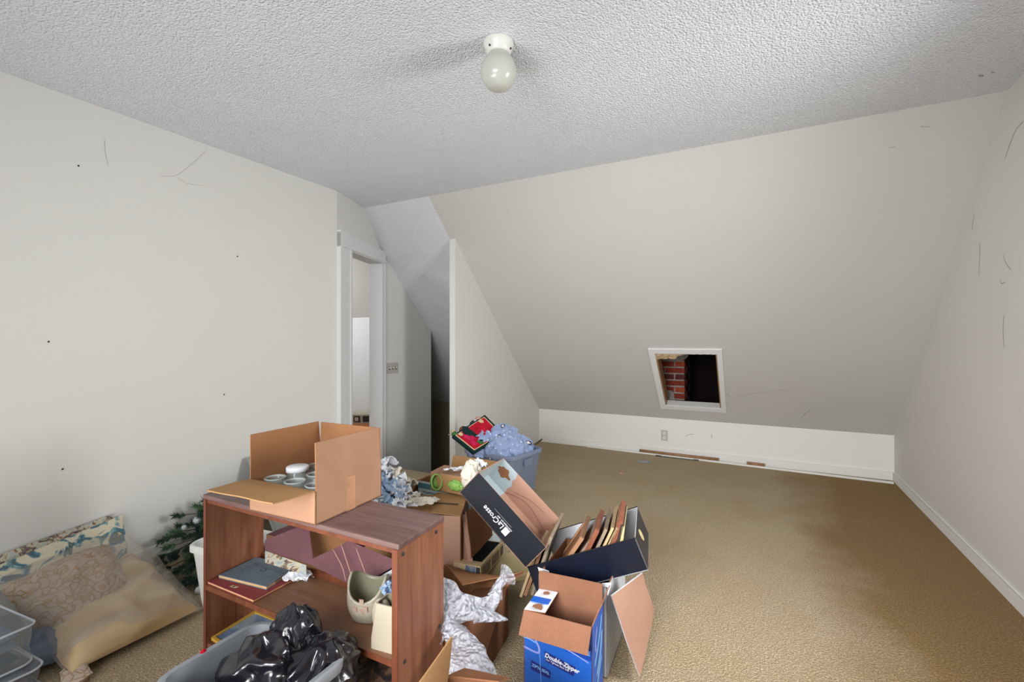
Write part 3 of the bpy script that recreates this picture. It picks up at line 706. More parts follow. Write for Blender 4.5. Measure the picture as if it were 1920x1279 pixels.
# open carton of glass jars on the bookcase
co = (-1.2686, 1.0329, 0.652); Rc = rmat(1.6247); L, W, H = 0.3159, 0.3209, 0.1076
ct = thing('open_carton', 'open tan cardboard carton with raised flaps standing on the bookcase', 'box', (-1.43, 1.19, 0.652))
B = Box(ct, co, Rc, L, W, H, 0.004, 'card', 'card_in')
B.flap('front', 0.158, -3, 'card', 'card_in', warp=0.003)
B.flap('back', 0.158, 2, 'card', 'card_in', warp=0.003, seed=4)
B.flap('right', 0.155, 0, 'card', 'card_in', warp=0.003, seed=6)
B.flap('left', 0.152, 87, 'card_tan', 'card_tan', warp=0.006, seed=2)
tp = G(); tp.panel(B.P((0.135, -0.0008, 0.0)), B.P((0.178, -0.0008, 0.0)), B.P((0.178, -0.0008, 0.118)), B.P((0.135, -0.0008, 0.118)), 0.0006)
tp.build('packing_tape', 'tape', ct)
def jar(o, yaw=0, lid=False, label='', h=0.105):
    t = thing('glass_jar', label, 'jar', o, 'glass jars in the carton on the bookcase')
    G().lathe([(0.036, 0.0), (0.042, 0.006), (0.043, h * 0.66), (0.037, h * 0.82), (0.034, h * 0.86), (0.034, h), (0.031, h), (0.031, h * 0.84), (0.039, h * 0.64), (0.038, 0.008)], o, 24).build('jar_body', 'jar', t, True)
    G().lathe([(0.0345, h - 0.004), (0.0365, h - 0.002), (0.0365, h + 0.001), (0.031, h + 0.001), (0.030, h - 0.004)], o, 24, cap0=False, cap1=False).build('jar_rim', 'jar_edge', t, True)
    if lid: G().lathe([(0.038, h - 0.012), (0.040, h - 0.012), (0.040, h + 0.003), (0.036, h + 0.006)], o, 24).build('lid', 'paper', t, True)
jl = [(0, 0), (0, 1), (0, 2), (1, 0), (1, 1), (1, 2), (2, 0), (2, 1), (2, 2)]
for i, j in jl:
    o = B.P((0.052 + 0.095 * i, 0.055 + 0.1 * j, 0.005)); lid = (i, j) == (1, 2)
    jar(tuple(o), 0, lid, 'jar with a white lid, the only lidded one in the open carton' if lid else 'clear open topped glass jar standing among the jars in the open carton', 0.106 if (i, j) != (1, 2) else 0.118)

# books, tissue and planters on the middle shelf
def flatbook(name, label, q, z, th, cov, group=None):
    c = sum((V(p) for p in q), V()) / 4
    t = thing(name, label, 'book', (c.x, c.y, z), group)
    qq = [V((p[0], p[1], z)) for p in q]
    ins = [c0.lerp(V((c.x, c.y, z)), 0.012) for c0 in qq]
    up = V((0, 0, 1))
    G().panel(*[p + up * (th - 0.0025) for p in ins], th - 0.005).build('pages', 'pages', t)
    G().panel(*[p + up * th for p in qq], 0.0025).build('front_cover', cov, t)
    G().panel(*[p + up * 0.0025 for p in qq], 0.0025).build('back_cover', cov, t)
    G().panel(qq[0] + up * th, qq[3] + up * th, qq[3], qq[0], 0.002).build('spine', cov, t)
    return t, qq
q = [(-1.9007, 1.0460, 0.3120), (-1.6168, 1.0484, 0.3120), (-1.6236, 1.2637, 0.3120), (-1.9134, 1.2672, 0.3120)]
rbk, _ = flatbook('red_book', 'thin red cloth book lying under the grey blue booklet on the middle shelf', q, 0.301, 0.011, 'book_red')
c1 = V((-1.7703, 1.0694, 0.3125)); G().panel(c1 + V((-.016, -.007, 0)), c1 + V((.016, -.004, 0)), c1 + V((.02, .008, 0)), c1 + V((-.012, .005, 0)), 0.0006).build('paper_label', 'cream', rbk)
G().panel(c1 + V((-.006, -.003, 0.0005)), c1 + V((.006, -.002, 0.0005)), c1 + V((.008, .004, 0.0005)), c1 + V((-.004, .003, 0.0005)), 0.0006).build('label_mark', 'ink', rbk)
q = [(-1.8845, 1.0793, 0.3260), (-1.6349, 1.1123, 0.3260), (-1.6760, 1.2840, 0.3260), (-1.8990, 1.2408, 0.3260)]
bbk, qq = flatbook('blue_booklet', 'grey blue booklet with faded round seal on top of the red book', q, 0.3125, 0.0135, 'book_blue')
bb = qq[1] - qq[0]; bd = qq[3] - qq[0]; o_ = qq[0] + V((0, 0, 0.0135))
xd = -bd.normalized(); yd = bb.normalized()
def bp(u, v): return o_ + bb * u + bd * v
for u, s0, s1 in ((0.2, 0.82, 0.35), (0.27, 0.78, 0.5), (0.78, 0.88, 0.25), (0.84, 0.62, 0.3), (0.9, 0.8, 0.2)):
    ribbon([bp(u, s0), bp(u, s1)], 0.005, (0, 0, 1), 0.0005).build('title_line', 'ink', bbk)
disc(bp(0.52, 0.55), 0.011, (0, 0, 1), 18, 0.0005).build('round_seal', 'ink', bbk)
disc(bp(0.52, 0.55), 0.008, (0, 0, 1), 18, 0.0012).build('seal_centre', 'book_blue', bbk)

g = crumple((-1.5865, 1.2131, 0.3180), 0.10, 0.07, 0.016, 5, 14, 0.4); g.org = (-1.6155, 1.2353, 0.3010)
tag(g.build('crumpled_tissue', 'paper', None, False), 'crumpled white tissue lying at the corner of the blue booklet', 'tissue')

def planter(o, yaw, rx, ry, h, label, front_drop, ear, mat, matin):
    t = thing('ceramic_planter', label, 'planter', o, 'ceramic planters on the bookcase shelf')
    T = Matrix.Translation(V(o)) @ Matrix.Rotation(yaw, 4, 'Z'); n = 36
    def top(th):   # height of the rim: low in front (-y), raised at both sides
        return h * (1 - front_drop * max(0.0, -math.sin(th)) ** 1.2 - 0.5 * front_drop * max(0.0, math.sin(th)) ** 2)
    def ring(tt, inset):
        P = []
        for i in range(n):
            th = 2 * PI * i / n; s_ = 0.74 + 0.30 * math.sin(min(1, tt * 1.25) * PI * 0.62); e = 2.6
            cx, sy = math.cos(th), math.sin(th)
            rr = (abs(cx) ** e + abs(sy) ** e) ** (-1 / e)
            P.append(T @ V(((rx - inset) * s_ * rr * cx, (ry - inset) * s_ * rr * sy, top(th) * tt)))
        return P
    R = [ring(k / 10, 0) for k in range(11)] + [ring(1.0, 0.007)] + [ring(k / 10, 0.007) for k in (9, 7, 5, 3, 1)]
    G().rings(R, mis=[0] * 10 + [0] + [1] * 5).build('pot', [mat, matin], t, True)
    return t, T
pt, T = planter((-1.1846, 1.1807, 0.3010), 0.30, 0.066, 0.056, 0.148, 'grey speckled ceramic planter with scooped rim and pink marks, nearer the napkin', 0.48, False, 'ceramic', 'ceramic_in')
for k, (dx, dz, a) in enumerate(((-0.018, 0.058, 0.4), (0.004, 0.052, -0.3), (0.020, 0.062, 0.7), (0.006, 0.085, 0.0))):
    c = T @ V((dx, -0.0585, dz)); n_ = (T.to_3x3() @ V((0, -1, 0)))
    disc(c, 0.011, n_, 4, 0.0005, 0.3, seed=k, th=0.001).build('painted_mark', 'pinkmark', pt)
    disc(c, 0.0075, n_, 4, 0.0019, 0.3, seed=k, th=0.0006).build('painted_mark', 'ceramic', pt)
o2 = V((-1.0078, 1.1102, 0.3005)); pt2 = thing('ceramic_planter', 'cream ceramic planter with rounded side ear half hidden behind the bookcase side', 'planter', tuple(o2), 'ceramic planters on the bookcase shelf')
T2 = Matrix.Translation(o2) @ Matrix.Rotation(0.12, 4, 'Z')
R_ = [rrect(0.060, 0.040, 0.010, 0.0), rrect(0.059, 0.040, 0.010, 0.03), rrect(0.047, 0.034, 0.009, 0.125), rrect(0.045, 0.033, 0.009, 0.138), rrect(0.040, 0.028, 0.008, 0.138), rrect(0.041, 0.029, 0.008, 0.12), rrect(0.050, 0.032, 0.009, 0.02)]
G().rings([[T2 @ p for p in r] for r in R_], mis=[0, 0, 0, 0, 1, 1]).build('pot', ['ceramic_lt', 'ceramic_in'], pt2, True).modifiers.new('e', 'EDGE_SPLIT')
G().lathe([(0.001, -0.013), (0.034, -0.013), (0.040, -0.007), (0.040, 0.007), (0.034, 0.013), (0.001, 0.013)], (0, 0, 0), 28, T=T2 @ Matrix.Translation((-0.050, 0.008, 0.078)) @ Matrix.Rotation(PI / 2, 4, 'X') @ Matrix.Diagonal((0.8, 1.35, 1, 1))).build('side_ear', 'ceramic_lt', pt2, True)

# framed pictures lying in the bottom of the bookcase
def picture(name, label, q, th, fw, fmat, pmat, cat='picture', group=None, back='card_brown'):
    """q: outer quad, counter-clockwise from the viewer; frame of four rails and a picture"""
    q = [V(p) for p in q]; c = sum(q, V()) / 4; n = (q[1] - q[0]).cross(q[3] - q[0]).normalized()
    low = min(q, key=lambda p: p.z); t = thing(name, label, cat, tuple(c - n * th * 0.5), group)
    def ins(i, d):
        a, b, e = q[i], q[(i + 1) % 4], q[(i - 1) % 4]; return a + (b - a).normalized() * d + (e - a).normalized() * d
    I = [ins(i, fw) for i in range(4)]; g = G()
    for i in range(4): g.panel(q[i], q[(i + 1) % 4], I[(i + 1) % 4], I[i], th)
    g.build('frame', fmat, t)
    G().panel(*[p - n * th * 0.35 for p in I], th * 0.3, 0, 1).build('picture_print', [pmat, back], t)
    return t
picture('framed_picture', 'dark painting in thin gold frame leaning under the right half of the middle shelf',
        [SH(.64, .12, .085), SH(.972, .12, .085), SH(.972, .78, .235), SH(.66, .78, .235)], 0.012, 0.009, 'gold', 'oil')
picture('framed_picture', 'gold edged blue picture lying low at the left end under the middle shelf',
        [(-1.8606, 1.0376, 0.1100), (-1.6004, 1.0278, 0.1000), (-1.6156, 1.2354, 0.1100), (-1.8500, 1.2088, 0.1300)], 0.014, 0.010, 'gold', 'photo_blue')

picture('small_picture', 'black edged pale picture leaning behind the scooped ceramic planter', [(-1.2951, 1.2827, 0.2527), (-1.1006, 1.2500, 0.3215), (-1.1006, 1.2500, 0.4777), (-1.2951, 1.2827, 0.3485)], 0.012, 0.006, 'black', 'foam')
g = crumple((-1.0884, 1.1886, 0.4275), 0.05, 0.07, 0.02, 91, 12, 0.3, 0.9, 1.0); g.org = (-1.0884, 1.1886, 0.4096)
tag(g.build('plastic_wad', 'paper_blue', None), 'bluish white plastic wad between the planters and the bookcase side', 'plastic')

# grey storage tub with black bags, in front of the bookcase
gt_c = (-1.232, 0.80, 0.0)
gt = thing('storage_tub', 'grey plastic storage tub full of black bags in front of the bookcase', 'tub', gt_c)
tub(gt, gt_c, 0.03, 0.185, 0.150, 0.35, 'tub_grey', 0.84, 0.016, 0.045)
g = G(); g.add(blob((gt_c[0] - 0.19, gt_c[1] - 0.03, 0.335), (0.008, 0.012, 0.02), 2, 0.2, 2, 1).v, ICO[2][1]); g.build('red_tab', 'rose', gt)
def gather(c, rad, k, amp, seed, T=None, sub=5, tip=None):
    """a bag of film with pleats running up to a tied top"""
    vs, fs = ICO[sub]; P = []
    for v in vs:
        th = math.atan2(v.y, v.x); q = v * 2.3 + V((seed, seed * 2, 0))
        n = noise.noise(q); cr = 1 - 2.5 * abs(noise.noise(v * 1.7 + V((seed * 5, 1, 2)))); cr2 = 1 - 2.5 * abs(noise.noise(v * 4.1 + V((seed, 4, 2))))
        s_ = 1 + amp * (0.30 * math.sin(k * th + 3 * n + 2 * v.z) * (0.3 + max(0, v.z)) + 0.55 * cr + 0.12 * cr2)
        z = v.z
        rr = s_ * (1 - 0.45 * max(0, z) ** 3)
        p = V((v.x * rad[0] * rr, v.y * rad[1] * rr, z * rad[2] * (1 + 0.15 * cr)))
        if T: p = T @ p
        P.append(V(c) + p)
    g = G(); g.add(P, fs); return g
def bag(name, label, c, rad, k, amp, seed, T=None, mat='bag_black', grp=None):
    g = gather(c, rad, k, amp, seed, T); g.org = tuple(V(c) - V((0, 0, rad[2]))); return tag(g.build(name, mat, None, True), label, 'bag', grp)
bag('garbage_bag', 'black plastic bag bunched into an upright knot at the far side of the tub', (-1.2286, 0.9303, 0.3720), (0.066, 0.060, 0.082), 7, 0.30, 3, None, grp='black bags in the grey tub')
bag('garbage_bag', 'black bag slumped along the left side inside the grey tub', (-1.2494, 0.8452, 0.3000), (0.135, 0.095, 0.10), 9, 0.32, 6, Matrix.Rotation(-0.3, 3, 'Y'), grp='black bags in the grey tub')
bag('garbage_bag', 'black bag with pale folds at the right side inside the grey tub', (-1.1220, 0.9286, 0.2900), (0.085, 0.105, 0.10), 8, 0.34, 9, Matrix.Rotation(0.2, 3, 'Y'), grp='black bags in the grey tub')

# ------------------------------------------------------------------ behind the bookcase
# mauve carton with flaps out
mc = thing('mauve_carton', 'large open carton with mauve insides and spread flaps behind the bookcase', 'box', (-1.72, 1.55, 0))
MB = Box(mc, (-2.0, 1.36, 0.0), rmat(0.03), 0.50, 0.36, 0.36, 0.004, 'card_tan', 'maroon')
G().sheet((-1.7805, 1.2044, 0.3450), (-1.5466, 1.2157, 0.3450), (-1.5647, 1.2299, 0.3720), (-1.8240, 1.2338, 0.3720), 0.004, 6, 2, 0.002).build('flap', ['patch', 'patch'], mc)
G().sheet((-1.5692, 1.2334, 0.3800), (-1.3082, 1.2430, 0.3400), (-1.1565, 1.3666, 0.4000), (-1.4136, 1.3050, 0.4700), 0.004, 12, 8, 0.008, 9, 0, 0, 0, 3).build('flap', ['maroon', 'maroon'], mc)
G().sheet((-1.8224, 1.2328, 0.3750), (-1.5300, 1.2364, 0.3750), (-1.6382, 1.2979, 0.5000), (-1.8166, 1.2289, 0.4200), 0.004, 6, 6, 0.003, 9, 0, 0, 0, 5).build('flap', ['maroon', 'maroon'], mc)
for pts in ([(-1.4679, 1.2775, 0.4320), (-1.3802, 1.2433, 0.4000), (-1.3466, 1.2304, 0.3600)], [(-1.4402, 1.2920, 0.4550), (-1.3510, 1.2472, 0.4050), (-1.3014, 1.2289, 0.3600)], [(-1.3601, 1.2922, 0.4550), (-1.2912, 1.2578, 0.4200), (-1.2520, 1.2453, 0.3800)]):
    ribbon(interp(pts, 8), 0.0025, (0, -0.5, 0.8), 0.004).build('crease', 'card_pink', mc)
G().panel((-1.6590, 1.3274, 0.3069), (-1.5166, 1.4029, 0.3069), (-1.5400, 1.4245, 0.4787), (-1.6926, 1.3436, 0.4787), 0.004).build('flap', 'card_in', mc)

# frosted lid against the left wall
ld = thing('tote_lid', 'frosted grey plastic tote lid leaning on the left wall behind the bookcase', 'lid', (-2.75, 2.0, 0.0))
a, b, c, d = V((-2.42, 1.74, 0.02)), V((-2.42, 2.55, 0.02)), V((-2.99, 2.55, 0.50)), V((-2.99, 1.90, 0.47))
G().sheet(a, b, c, d, 0.006, 8, 8, 0.004).build('panel', ['lid', 'lid'], ld)
nn = (b - a).cross(d - a).normalized() * 0.012
for p, q_ in ((a, b), (b, c), (c, d), (d, a)): G().tube([p + nn * .3, q_ + nn * .3], 0.006, 6).build('rim', 'lid', ld)

# small white bin left of the bookcase
wb = thing('white_bin', 'tapered white plastic bin standing left of the bookcase beside the pine garland', 'bin', (-2.22, 1.30, 0))
tub(wb, (-2.18, 1.33, 0), 0.15, 0.155, 0.115, 0.315, 'bin_white', 0.80, 0.014, 0.04)

# pine garland
ga = thing('pine_garland', 'artificial green pine garland heaped against the left wall behind the pillows', 'garland', (-2.75, 1.75, 0))
rg = random.Random(11); needles = G(); nl = G(); twigs = G()
def tuft(c, d, ln, n, g):
    d = V(d).normalized(); a = d.orthogonal().normalized(); b = d.cross(a)
    for i in range(n):
        t = rg.random(); base = V(c) - d * ln * 0.9 * t; th = rg.random() * 2 * PI; sp = rg.uniform(0.35, 0.95)
        dd = (d * (1.0 - 0.45 * sp) + (a * math.cos(th) + b * math.sin(th)) * sp).normalized(); l = rg.uniform(0.6, 1.1) * 0.042
        s_ = dd.orthogonal().normalized() * 0.0024; s2 = dd.cross(s_).normalized() * 0.0020
        k = len(g.v); g.v += [base + s_, base - s_ * .5 + s2, base - s_ * .5 - s2, base + dd * l]
        g.f += [[k, k + 1, k + 3], [k + 1, k + 2, k + 3], [k + 2, k, k + 3]]; g.m += [0, 0, 0]
tips = [(-2.9300, 1.4331, 0.2554), (-2.9300, 1.4195, 0.1665), (-2.9300, 1.3561, 0.1365), (-2.9000, 1.3269, 0.0608), (-2.9000, 1.4875, 0.1935), (-2.8800, 1.5171, 0.2949), (-2.8500, 1.5272, 0.2413), (-2.8000, 1.4172, 0.1630), (-2.7800, 1.3366, 0.0974), (-2.7000, 1.3797, 0.0972), (-2.6600, 1.3210, 0.0607), (-2.7500, 1.4597, 0.1570), (-2.7600, 1.2823, 0.0405),
        (-2.5500, 1.3280, 0.0287), (-2.5500, 1.2785, 0.0246), (-2.5000, 1.3144, -0.0200), (-2.9000, 1.5748, 0.3051), (-2.7500, 1.4990, 0.2173), (-2.7000, 1.3156, 0.0259), (-2.5200, 1.2877, 0.0011), (-2.6000, 1.3853, 0.0746), (-2.8500, 1.3444, 0.1224), (-2.8500, 1.5864, 0.2625), (-2.7000, 1.5172, 0.2052), (-2.6000, 1.3336, 0.0690), (-2.4500, 1.3254, 0.0274)]
core = V((-2.72, 1.78, 0.16))
for k, p in enumerate(tips):
    p = V(p); p.x = max(p.x, -3.0); p.z = max(p.z, 0.035)
    mid = core.lerp(p, 0.55) + V((rg.uniform(-.03, .03), rg.uniform(-.03, .03), rg.uniform(-.02, .03))); mid.z = max(mid.z, 0.03)
    twigs.tube(interp([core, mid, p], 6), [0.005, 0.0035, 0.002, 0.002, 0.002, 0.0015], 5)
    dr = (p - mid); g_ = nl if k % 4 == 1 else needles
    tuft(p, dr, 0.06, 90, g_)
    for t_ in (0.2, 0.34, 0.48, 0.62, 0.74, 0.86):
        q_ = core.lerp(p, t_) + V((rg.uniform(-.07, .07), rg.uniform(-.07, .07), rg.uniform(-.05, .05))); q_.z = max(q_.z, 0.04)
        tuft(q_, dr + V((rg.uniform(-.1, .1), rg.uniform(-.1, .1), rg.uniform(-.05, .1))), 0.05, 80, needles if rg.random() < .8 else nl)
for g_ in (needles, nl, twigs):
    for p in g_.v: p.x = max(p.x, -3.04); p.z = max(p.z, 0.002)
twigs.build('twigs', 'bark', ga)
tag(needles.build('needles', 'needle', ga), kind='stuff'); tag(nl.build('needles', 'needle_lt', ga), kind='stuff')
for p, r in (((-2.8800, 1.5258, 0.2086), 0.022), ((-2.9000, 1.4679, 0.1851), 0.014), ((-2.4500, 1.3079, 0.0144), 0.018)):
    blob(p, (r, r, r), 3, 0.08, 2, 3, False).build('white_bauble', 'paper', ga, True)

# ------------------------------------------------------------------ pillows by the left wall
a, b, c, d = (-2.9200, 0.6509, 0.1920), (-2.8600, 1.1981, 0.0543), (-3.0200, 1.2266, 0.3169), (-3.0200, 0.6732, 0.2135)
g = cushion(a, b, c, d, 0.035, 40, 24, 0.008, 6, 6, 0.4, 3); g.org = (-2.95, 0.9, 0.1)
tag(g.build('floral_cushion', 'floral', None, True), 'flat floral cushion in cream and blue propped against the left wall', 'cushion')
a, b, c, d = (-3.0000, 0.6688, 0.2318), (-3.0000, 1.1813, 0.3100), (-3.0350, 1.1904, 0.3319), (-3.0350, 0.6766, 0.2732)
a = tuple(V(a)); g = cushion(a, b, c, d, 0.014, 50, 6, 0.006, 9, 4, 1.0, 5); g.org = (-3.02, 0.8, 0.25)
tag(g.build('patchwork_quilt', 'patch', None, True), 'folded patchwork quilt edge showing above the floral cushion at the wall', 'quilt')

g = cushion((-2.2141, 0.7463, 0.0400), (-2.2389, 1.1884, 0.0350), (-2.8400, 1.1897, 0.1692), (-2.6200, 0.7579, 0.0647), 0.055, 70, 70, 0.016, 5, 3.2, 0.25, 11, True); g.org = (-2.55, 0.95, 0.02)
tag(g.build('satin_cushion', 'satin', None, True), 'large gold satin cushion lying on the carpet inside the clear bag', 'cushion')
g = cushion((-2.4300, 0.7820, 0.0230), (-2.5500, 1.0662, 0.1235), (-2.8600, 1.1066, 0.2355), (-2.8200, 0.7105, 0.2090), 0.085, 64, 64, 0.014, 8, 2.6, 0.2, 21, True); g.org = (-2.65, 0.85, 0.12)
tag(g.build('embroidered_pillow', 'embroid', None, True), 'beige embroidered pillow lying on top of the satin cushion in the bag', 'pillow')
g = cushion((-2.2517, 0.7394, 0.0200), (-2.2539, 1.2193, 0.0200), (-2.9600, 1.2210, 0.2104), (-2.9300, 0.7270, 0.2061), 0.115, 70, 70, 0.02, 6, 3.0, 0.02, 31, True); g.org = (-2.55, 0.95, 0.0)
tag(g.build('clear_plastic_bag', 'clearbag', None, True), 'large clear plastic bag wrapped around the satin cushion and beige pillow', 'bag')
g = cushion((-2.2723, 0.7313, 0.0300), (-2.3076, 0.8014, 0.0500), (-2.1453, 0.7827, 0.0400), (-2.1578, 0.7029, 0.0150), 0.03, 20, 20, 0.02, 12, 2, 0.2, 8, True); g.org = (-2.2784, 0.7756, 0.0000)
tag(g.build('bunched_cloth', 'embroid', None, True), 'bunched beige cloth tail lying on the carpet at the near end of the clear bag', 'cloth')

# clear zip bags with folded blankets at the left edge
def zipbag(label, c, yaw, hx, hy, z0, h, blanket, bl_label, seed):
    t = thing('zipper_bag', label, 'bag', (c[0], c[1], z0), 'clear zipper bags of blankets')
    T = Matrix.Translation((c[0], c[1], z0)) @ Matrix.Rotation(yaw, 4, 'Z')
    R = [rrect(hx, hy, 0.04, 0.003)] + [rrect(hx + 0.006 * math.sin(k), hy + 0.006 * math.cos(k * 1.7), 0.045, h * k / 5) for k in range(1, 5)] + [rrect(hx, hy, 0.04, h)]
    G().rings([[T @ p for p in r] for r in R]).build('vinyl_cover', 'vinyl', t, True)
    for z in (0.006, h): 
        P = [T @ V((p.x + 0.012 * noise.noise(p * 6 + V((seed, 0, 0))), p.y + 0.012 * noise.noise(p * 6 + V((0, seed, 0))), z + 0.018 * noise.noise(p * 5 + V((seed, 1, 2))))) for p in rrect(hx + 0.003, hy + 0.003, 0.04, z)]; G().tube(P + [P[0], P[1]], 0.0042, 8, cap=False).build('piping', 'piping', t, True)
    P = [T @ V((hx + 0.001, -hy + .04, h * .1)), T @ V((hx + 0.004, -hy + .04, h * .5)), T @ V((hx + .001, -hy + .04, h * .95))]
    n = 3
    for k in range(n):
        zz = z0 + 0.012 + k * (h - 0.02) / n; hh = (h - 0.024) / n * 0.5
        q_ = [T @ V((sx * (hx - 0.03), sy * (hy - 0.03), 0)) for sx, sy in ((-1, -1), (1, -1), (1, 1), (-1, 1))]
        g = cushion(*[V((p.x, p.y, zz + hh * .6)) for p in q_], (h / n) * 0.62, 20, 20, 0.006, 9, 6, 0.5, seed + k); g.org = (c[0], c[1], zz)
        o_ = g.build('folded_blanket', blanket[k], None, True)
        tag(o_, bl_label % ('lowest', 'middle', 'topmost')[k], 'blanket', 'folded blankets in the zipper bags')
zipbag('clear zipper bag with white piping on top at the lower left', (-2.50, 0.50), 0.12, 0.235, 0.145, 0.105, 0.14, ('navycloth', 'blanket', 'blanket'), 'folded blanket, %s of those in the upper clear zipper bag', 3)
zipbag('flatter clear zipper bag with white piping beneath the upper one at the lower left', (-2.53, 0.49), 0.05, 0.28, 0.18, 0.0, 0.095, ('blanket', 'maroon_cloth', 'blanket'), 'folded blanket, %s of those in the lower clear zipper bag', 13)
g = cushion((-2.3613, 0.6523, 0.0500), (-2.3696, 0.7672, 0.0200), (-2.5469, 0.8414, 0.0400), (-2.5503, 0.7195, 0.1000), 0.04, 24, 24, 0.02, 10, 3, 0.3, 17, True); g.org = (-2.5052, 0.7631, 0.0000)
tag(g.build('grey_cloth', 'blanket', None, True), 'crumpled blue grey cloth between the zipper bags and the clear pillow bag', 'cloth')

# ------------------------------------------------------------------ cartons to the right of the bookcase
cA = thing('moving_carton', 'tan carton with interlocked top flaps and torn hanging side flaps behind the bookcase', 'box', (-1.38, 1.88, 0.16))
Z = 0.45
tA = [V((-1.4735, 1.6735, 0.4500)), V((-1.1974, 1.7602, 0.4500)), V((-1.3241, 2.0147, 0.4500)), V((-1.5724, 1.8831, 0.4500))]
def prismq(root, top_, z0, t, name, mats, lid=True):
    g = G(); n = 4; up = V((0, 0, 1)); 
    bot = [V((p.x, p.y, z0)) for p in top_]
    for i in range(4): g.panel(bot[i], bot[(i + 1) % 4], top_[(i + 1) % 4], top_[i], t, 0, 1)
    g.panel(bot[0], bot[3], bot[2], bot[1], t, 0, 1)
    return g.build(name, mats, root)
prismq(cA, tA, 0.16, 0.004, 'body', ['card_pink', 'card_in'])
m1 = tA[0].lerp(tA[1], 0.5); m2 = tA[3].lerp(tA[2], 0.5); up = V((0, 0, 1))
G().sheet(tA[0] + up * .003, m1 + up * .006, m2 + up * .007, tA[3] + up * .003, 0.004, 8, 8, 0.004).build('flap', ['card_tan', 'card_tan'], cA)
G().sheet(m1 + up * .011, tA[1] + up * .004, tA[2] + up * .004, m2 + up * .012, 0.004, 8, 8, 0.004).build('flap', ['card_tan', 'card_tan'], cA)
m3 = tA[0].lerp(tA[3], 0.45); m4 = tA[1].lerp(tA[2], 0.45)
G().sheet(m3.lerp(m4, .42) + up * .016, m4 + up * .010, tA[2].lerp(m4, .1) + up * .012, tA[3].lerp(tA[2], .42) + up * .018, 0.004, 8, 6, 0.004).build('flap', ['card_tan', 'card_tan'], cA)
G().sheet(m3.lerp(m4, .48) + up * .0155, m3.lerp(m4, .9) + up * .0125, m3.lerp(m4, .9) + up * .0125 + (tA[0] - tA[3]) * .045, m3.lerp(m4, .48) + up * .0155 + (tA[0] - tA[3]) * .045, 0.001, 4, 1, 0).build('slot_gap', 'slot', cA)
# hanging side flaps at its right
G().sheet((-1.2605, 1.8218, 0.4208), (-1.2235, 1.8074, 0.4396), (-1.1652, 1.7817, 0.1979), (-1.2166, 1.7885, 0.1781), 0.004, 4, 10, 0.005, 12, 0.0, 0, 0, 2).build('side_flap', ['card', 'card_pink'], cA)
G().sheet((-1.2257, 1.8063, 0.4396), (-1.2159, 1.8228, 0.4358), (-1.1372, 1.7740, 0.2247), (-1.1563, 1.7638, 0.2054), 0.004, 4, 10, 0.005, 12, 0.0, 0, 0, 7).build('side_flap', ['card_pink', 'card_pink'], cA)
G().sheet((-1.2047, 1.8061, 0.4532), (-1.2412, 2.0584, 0.4308), (-1.1675, 2.0295, 0.2767), (-1.1188, 1.7497, 0.2845), 0.004, 10, 10, 0.008, 8, 0.02, 0, 0, 9).build('side_flap', ['card_brown', 'card_brown'], cA)
g = crumple((-1.4172, 1.7594, 0.4750), 0.16, 0.09, 0.014, 15, 14, 0.3); g.org = (-1.4300, 1.7753, 0.4680)
tag(g.build('torn_paper', 'paper_cream', None), 'cream torn paper scrap lying on the interlocked carton top', 'paper')
# base carton below it
cK = thing('brown_carton', 'low brown carton under the interlocked carton', 'box', (-1.4, 1.85, 0))
kb = [p + (p - sum(tA, V()) / 4) * 0.12 for p in tA]
prismq(cK, [V((p.x, p.y, 0.155)) for p in kb], 0.0, 0.004, 'body', ['card_brown', 'card_brown'])
G().panel(*[V((p.x, p.y, 0.158)) for p in kb], 0.003).build('flap', 'card_brown', cK)

# carton with printed side, holding a smaller carton
oB = V((-1.6173, 1.9720, 0.5000)); cB = thing('printed_carton', 'open white printed carton with a small carton inside, behind the interlocked carton', 'box', (oB.x, oB.y + .15, 0))
dirB = (V((-1.3282, 1.9718, 0.5000)) - oB); yB = math.atan2(dirB.y, dirB.x)
BB = Box(cB, (oB.x, oB.y, 0.0), rmat(yB), 0.34, 0.30, 0.50, 0.004, 'label_white', 'card_in')
BB.flap('left', 0.10, 150, 'card_in', 'card_brown'); BB.flap('back', 0.07, 20, 'card', 'card_tan')
G().panel(BB.P((0.0, -0.001, 0.462)), BB.P((0.335, -0.001, 0.462)), BB.P((0.335, -0.001, 0.490)), BB.P((0.0, -0.001, 0.490)), 0.0006).build('teal_band', 'teal', cB)
for zz, x0, x1 in ((0.445, 0.03, 0.16), (0.44, 0.17, 0.22), (0.425, 0.01, 0.20), (0.418, 0.21, 0.30)):
    ribbon(interp([BB.P((x0 + (x1 - x0) * k / 8, 0, zz + 0.003 * math.sin(k * 2.3))) for k in range(9)], 20), 0.004, BB.R @ V((0, -1, 0)), 0.0012).build('handwriting', 'ink', cB)
sc = [V((-1.4948, 1.9928, 0.4750)), V((-1.3907, 2.1533, 0.4750)), V((-1.5018, 2.3310, 0.4750)), V((-1.6542, 2.2630, 0.4750))]
s1 = [V((-1.5216, 1.9548, 0.5600)), V((-1.3003, 1.9542, 0.5600)), V((-1.3618, 2.1085, 0.5600)), V((-1.5385, 2.0997, 0.5600))]
cS = thing('small_carton', 'small closed tan carton sitting inside the printed carton', 'box', (s1[0].x + .1, s1[0].y + .05, 0.47))
prismq(cS, s1, 0.47, 0.003, 'body', ['card_tan', 'card_in'])
G().sheet(*[p + up * 0.003 for p in s1], 0.003, 6, 6, 0.002).build('top_flap', ['card', 'card'], cS)
g = crumple((-1.4029, 2.0032, 0.5720), 0.12, 0.05, 0.012, 33, 12, 0.5); g.org = (-1.4194, 2.0269, 0.5640)
tag(g.build('torn_paper', 'paper', None), 'white torn paper strip on top of the small closed carton', 'paper')
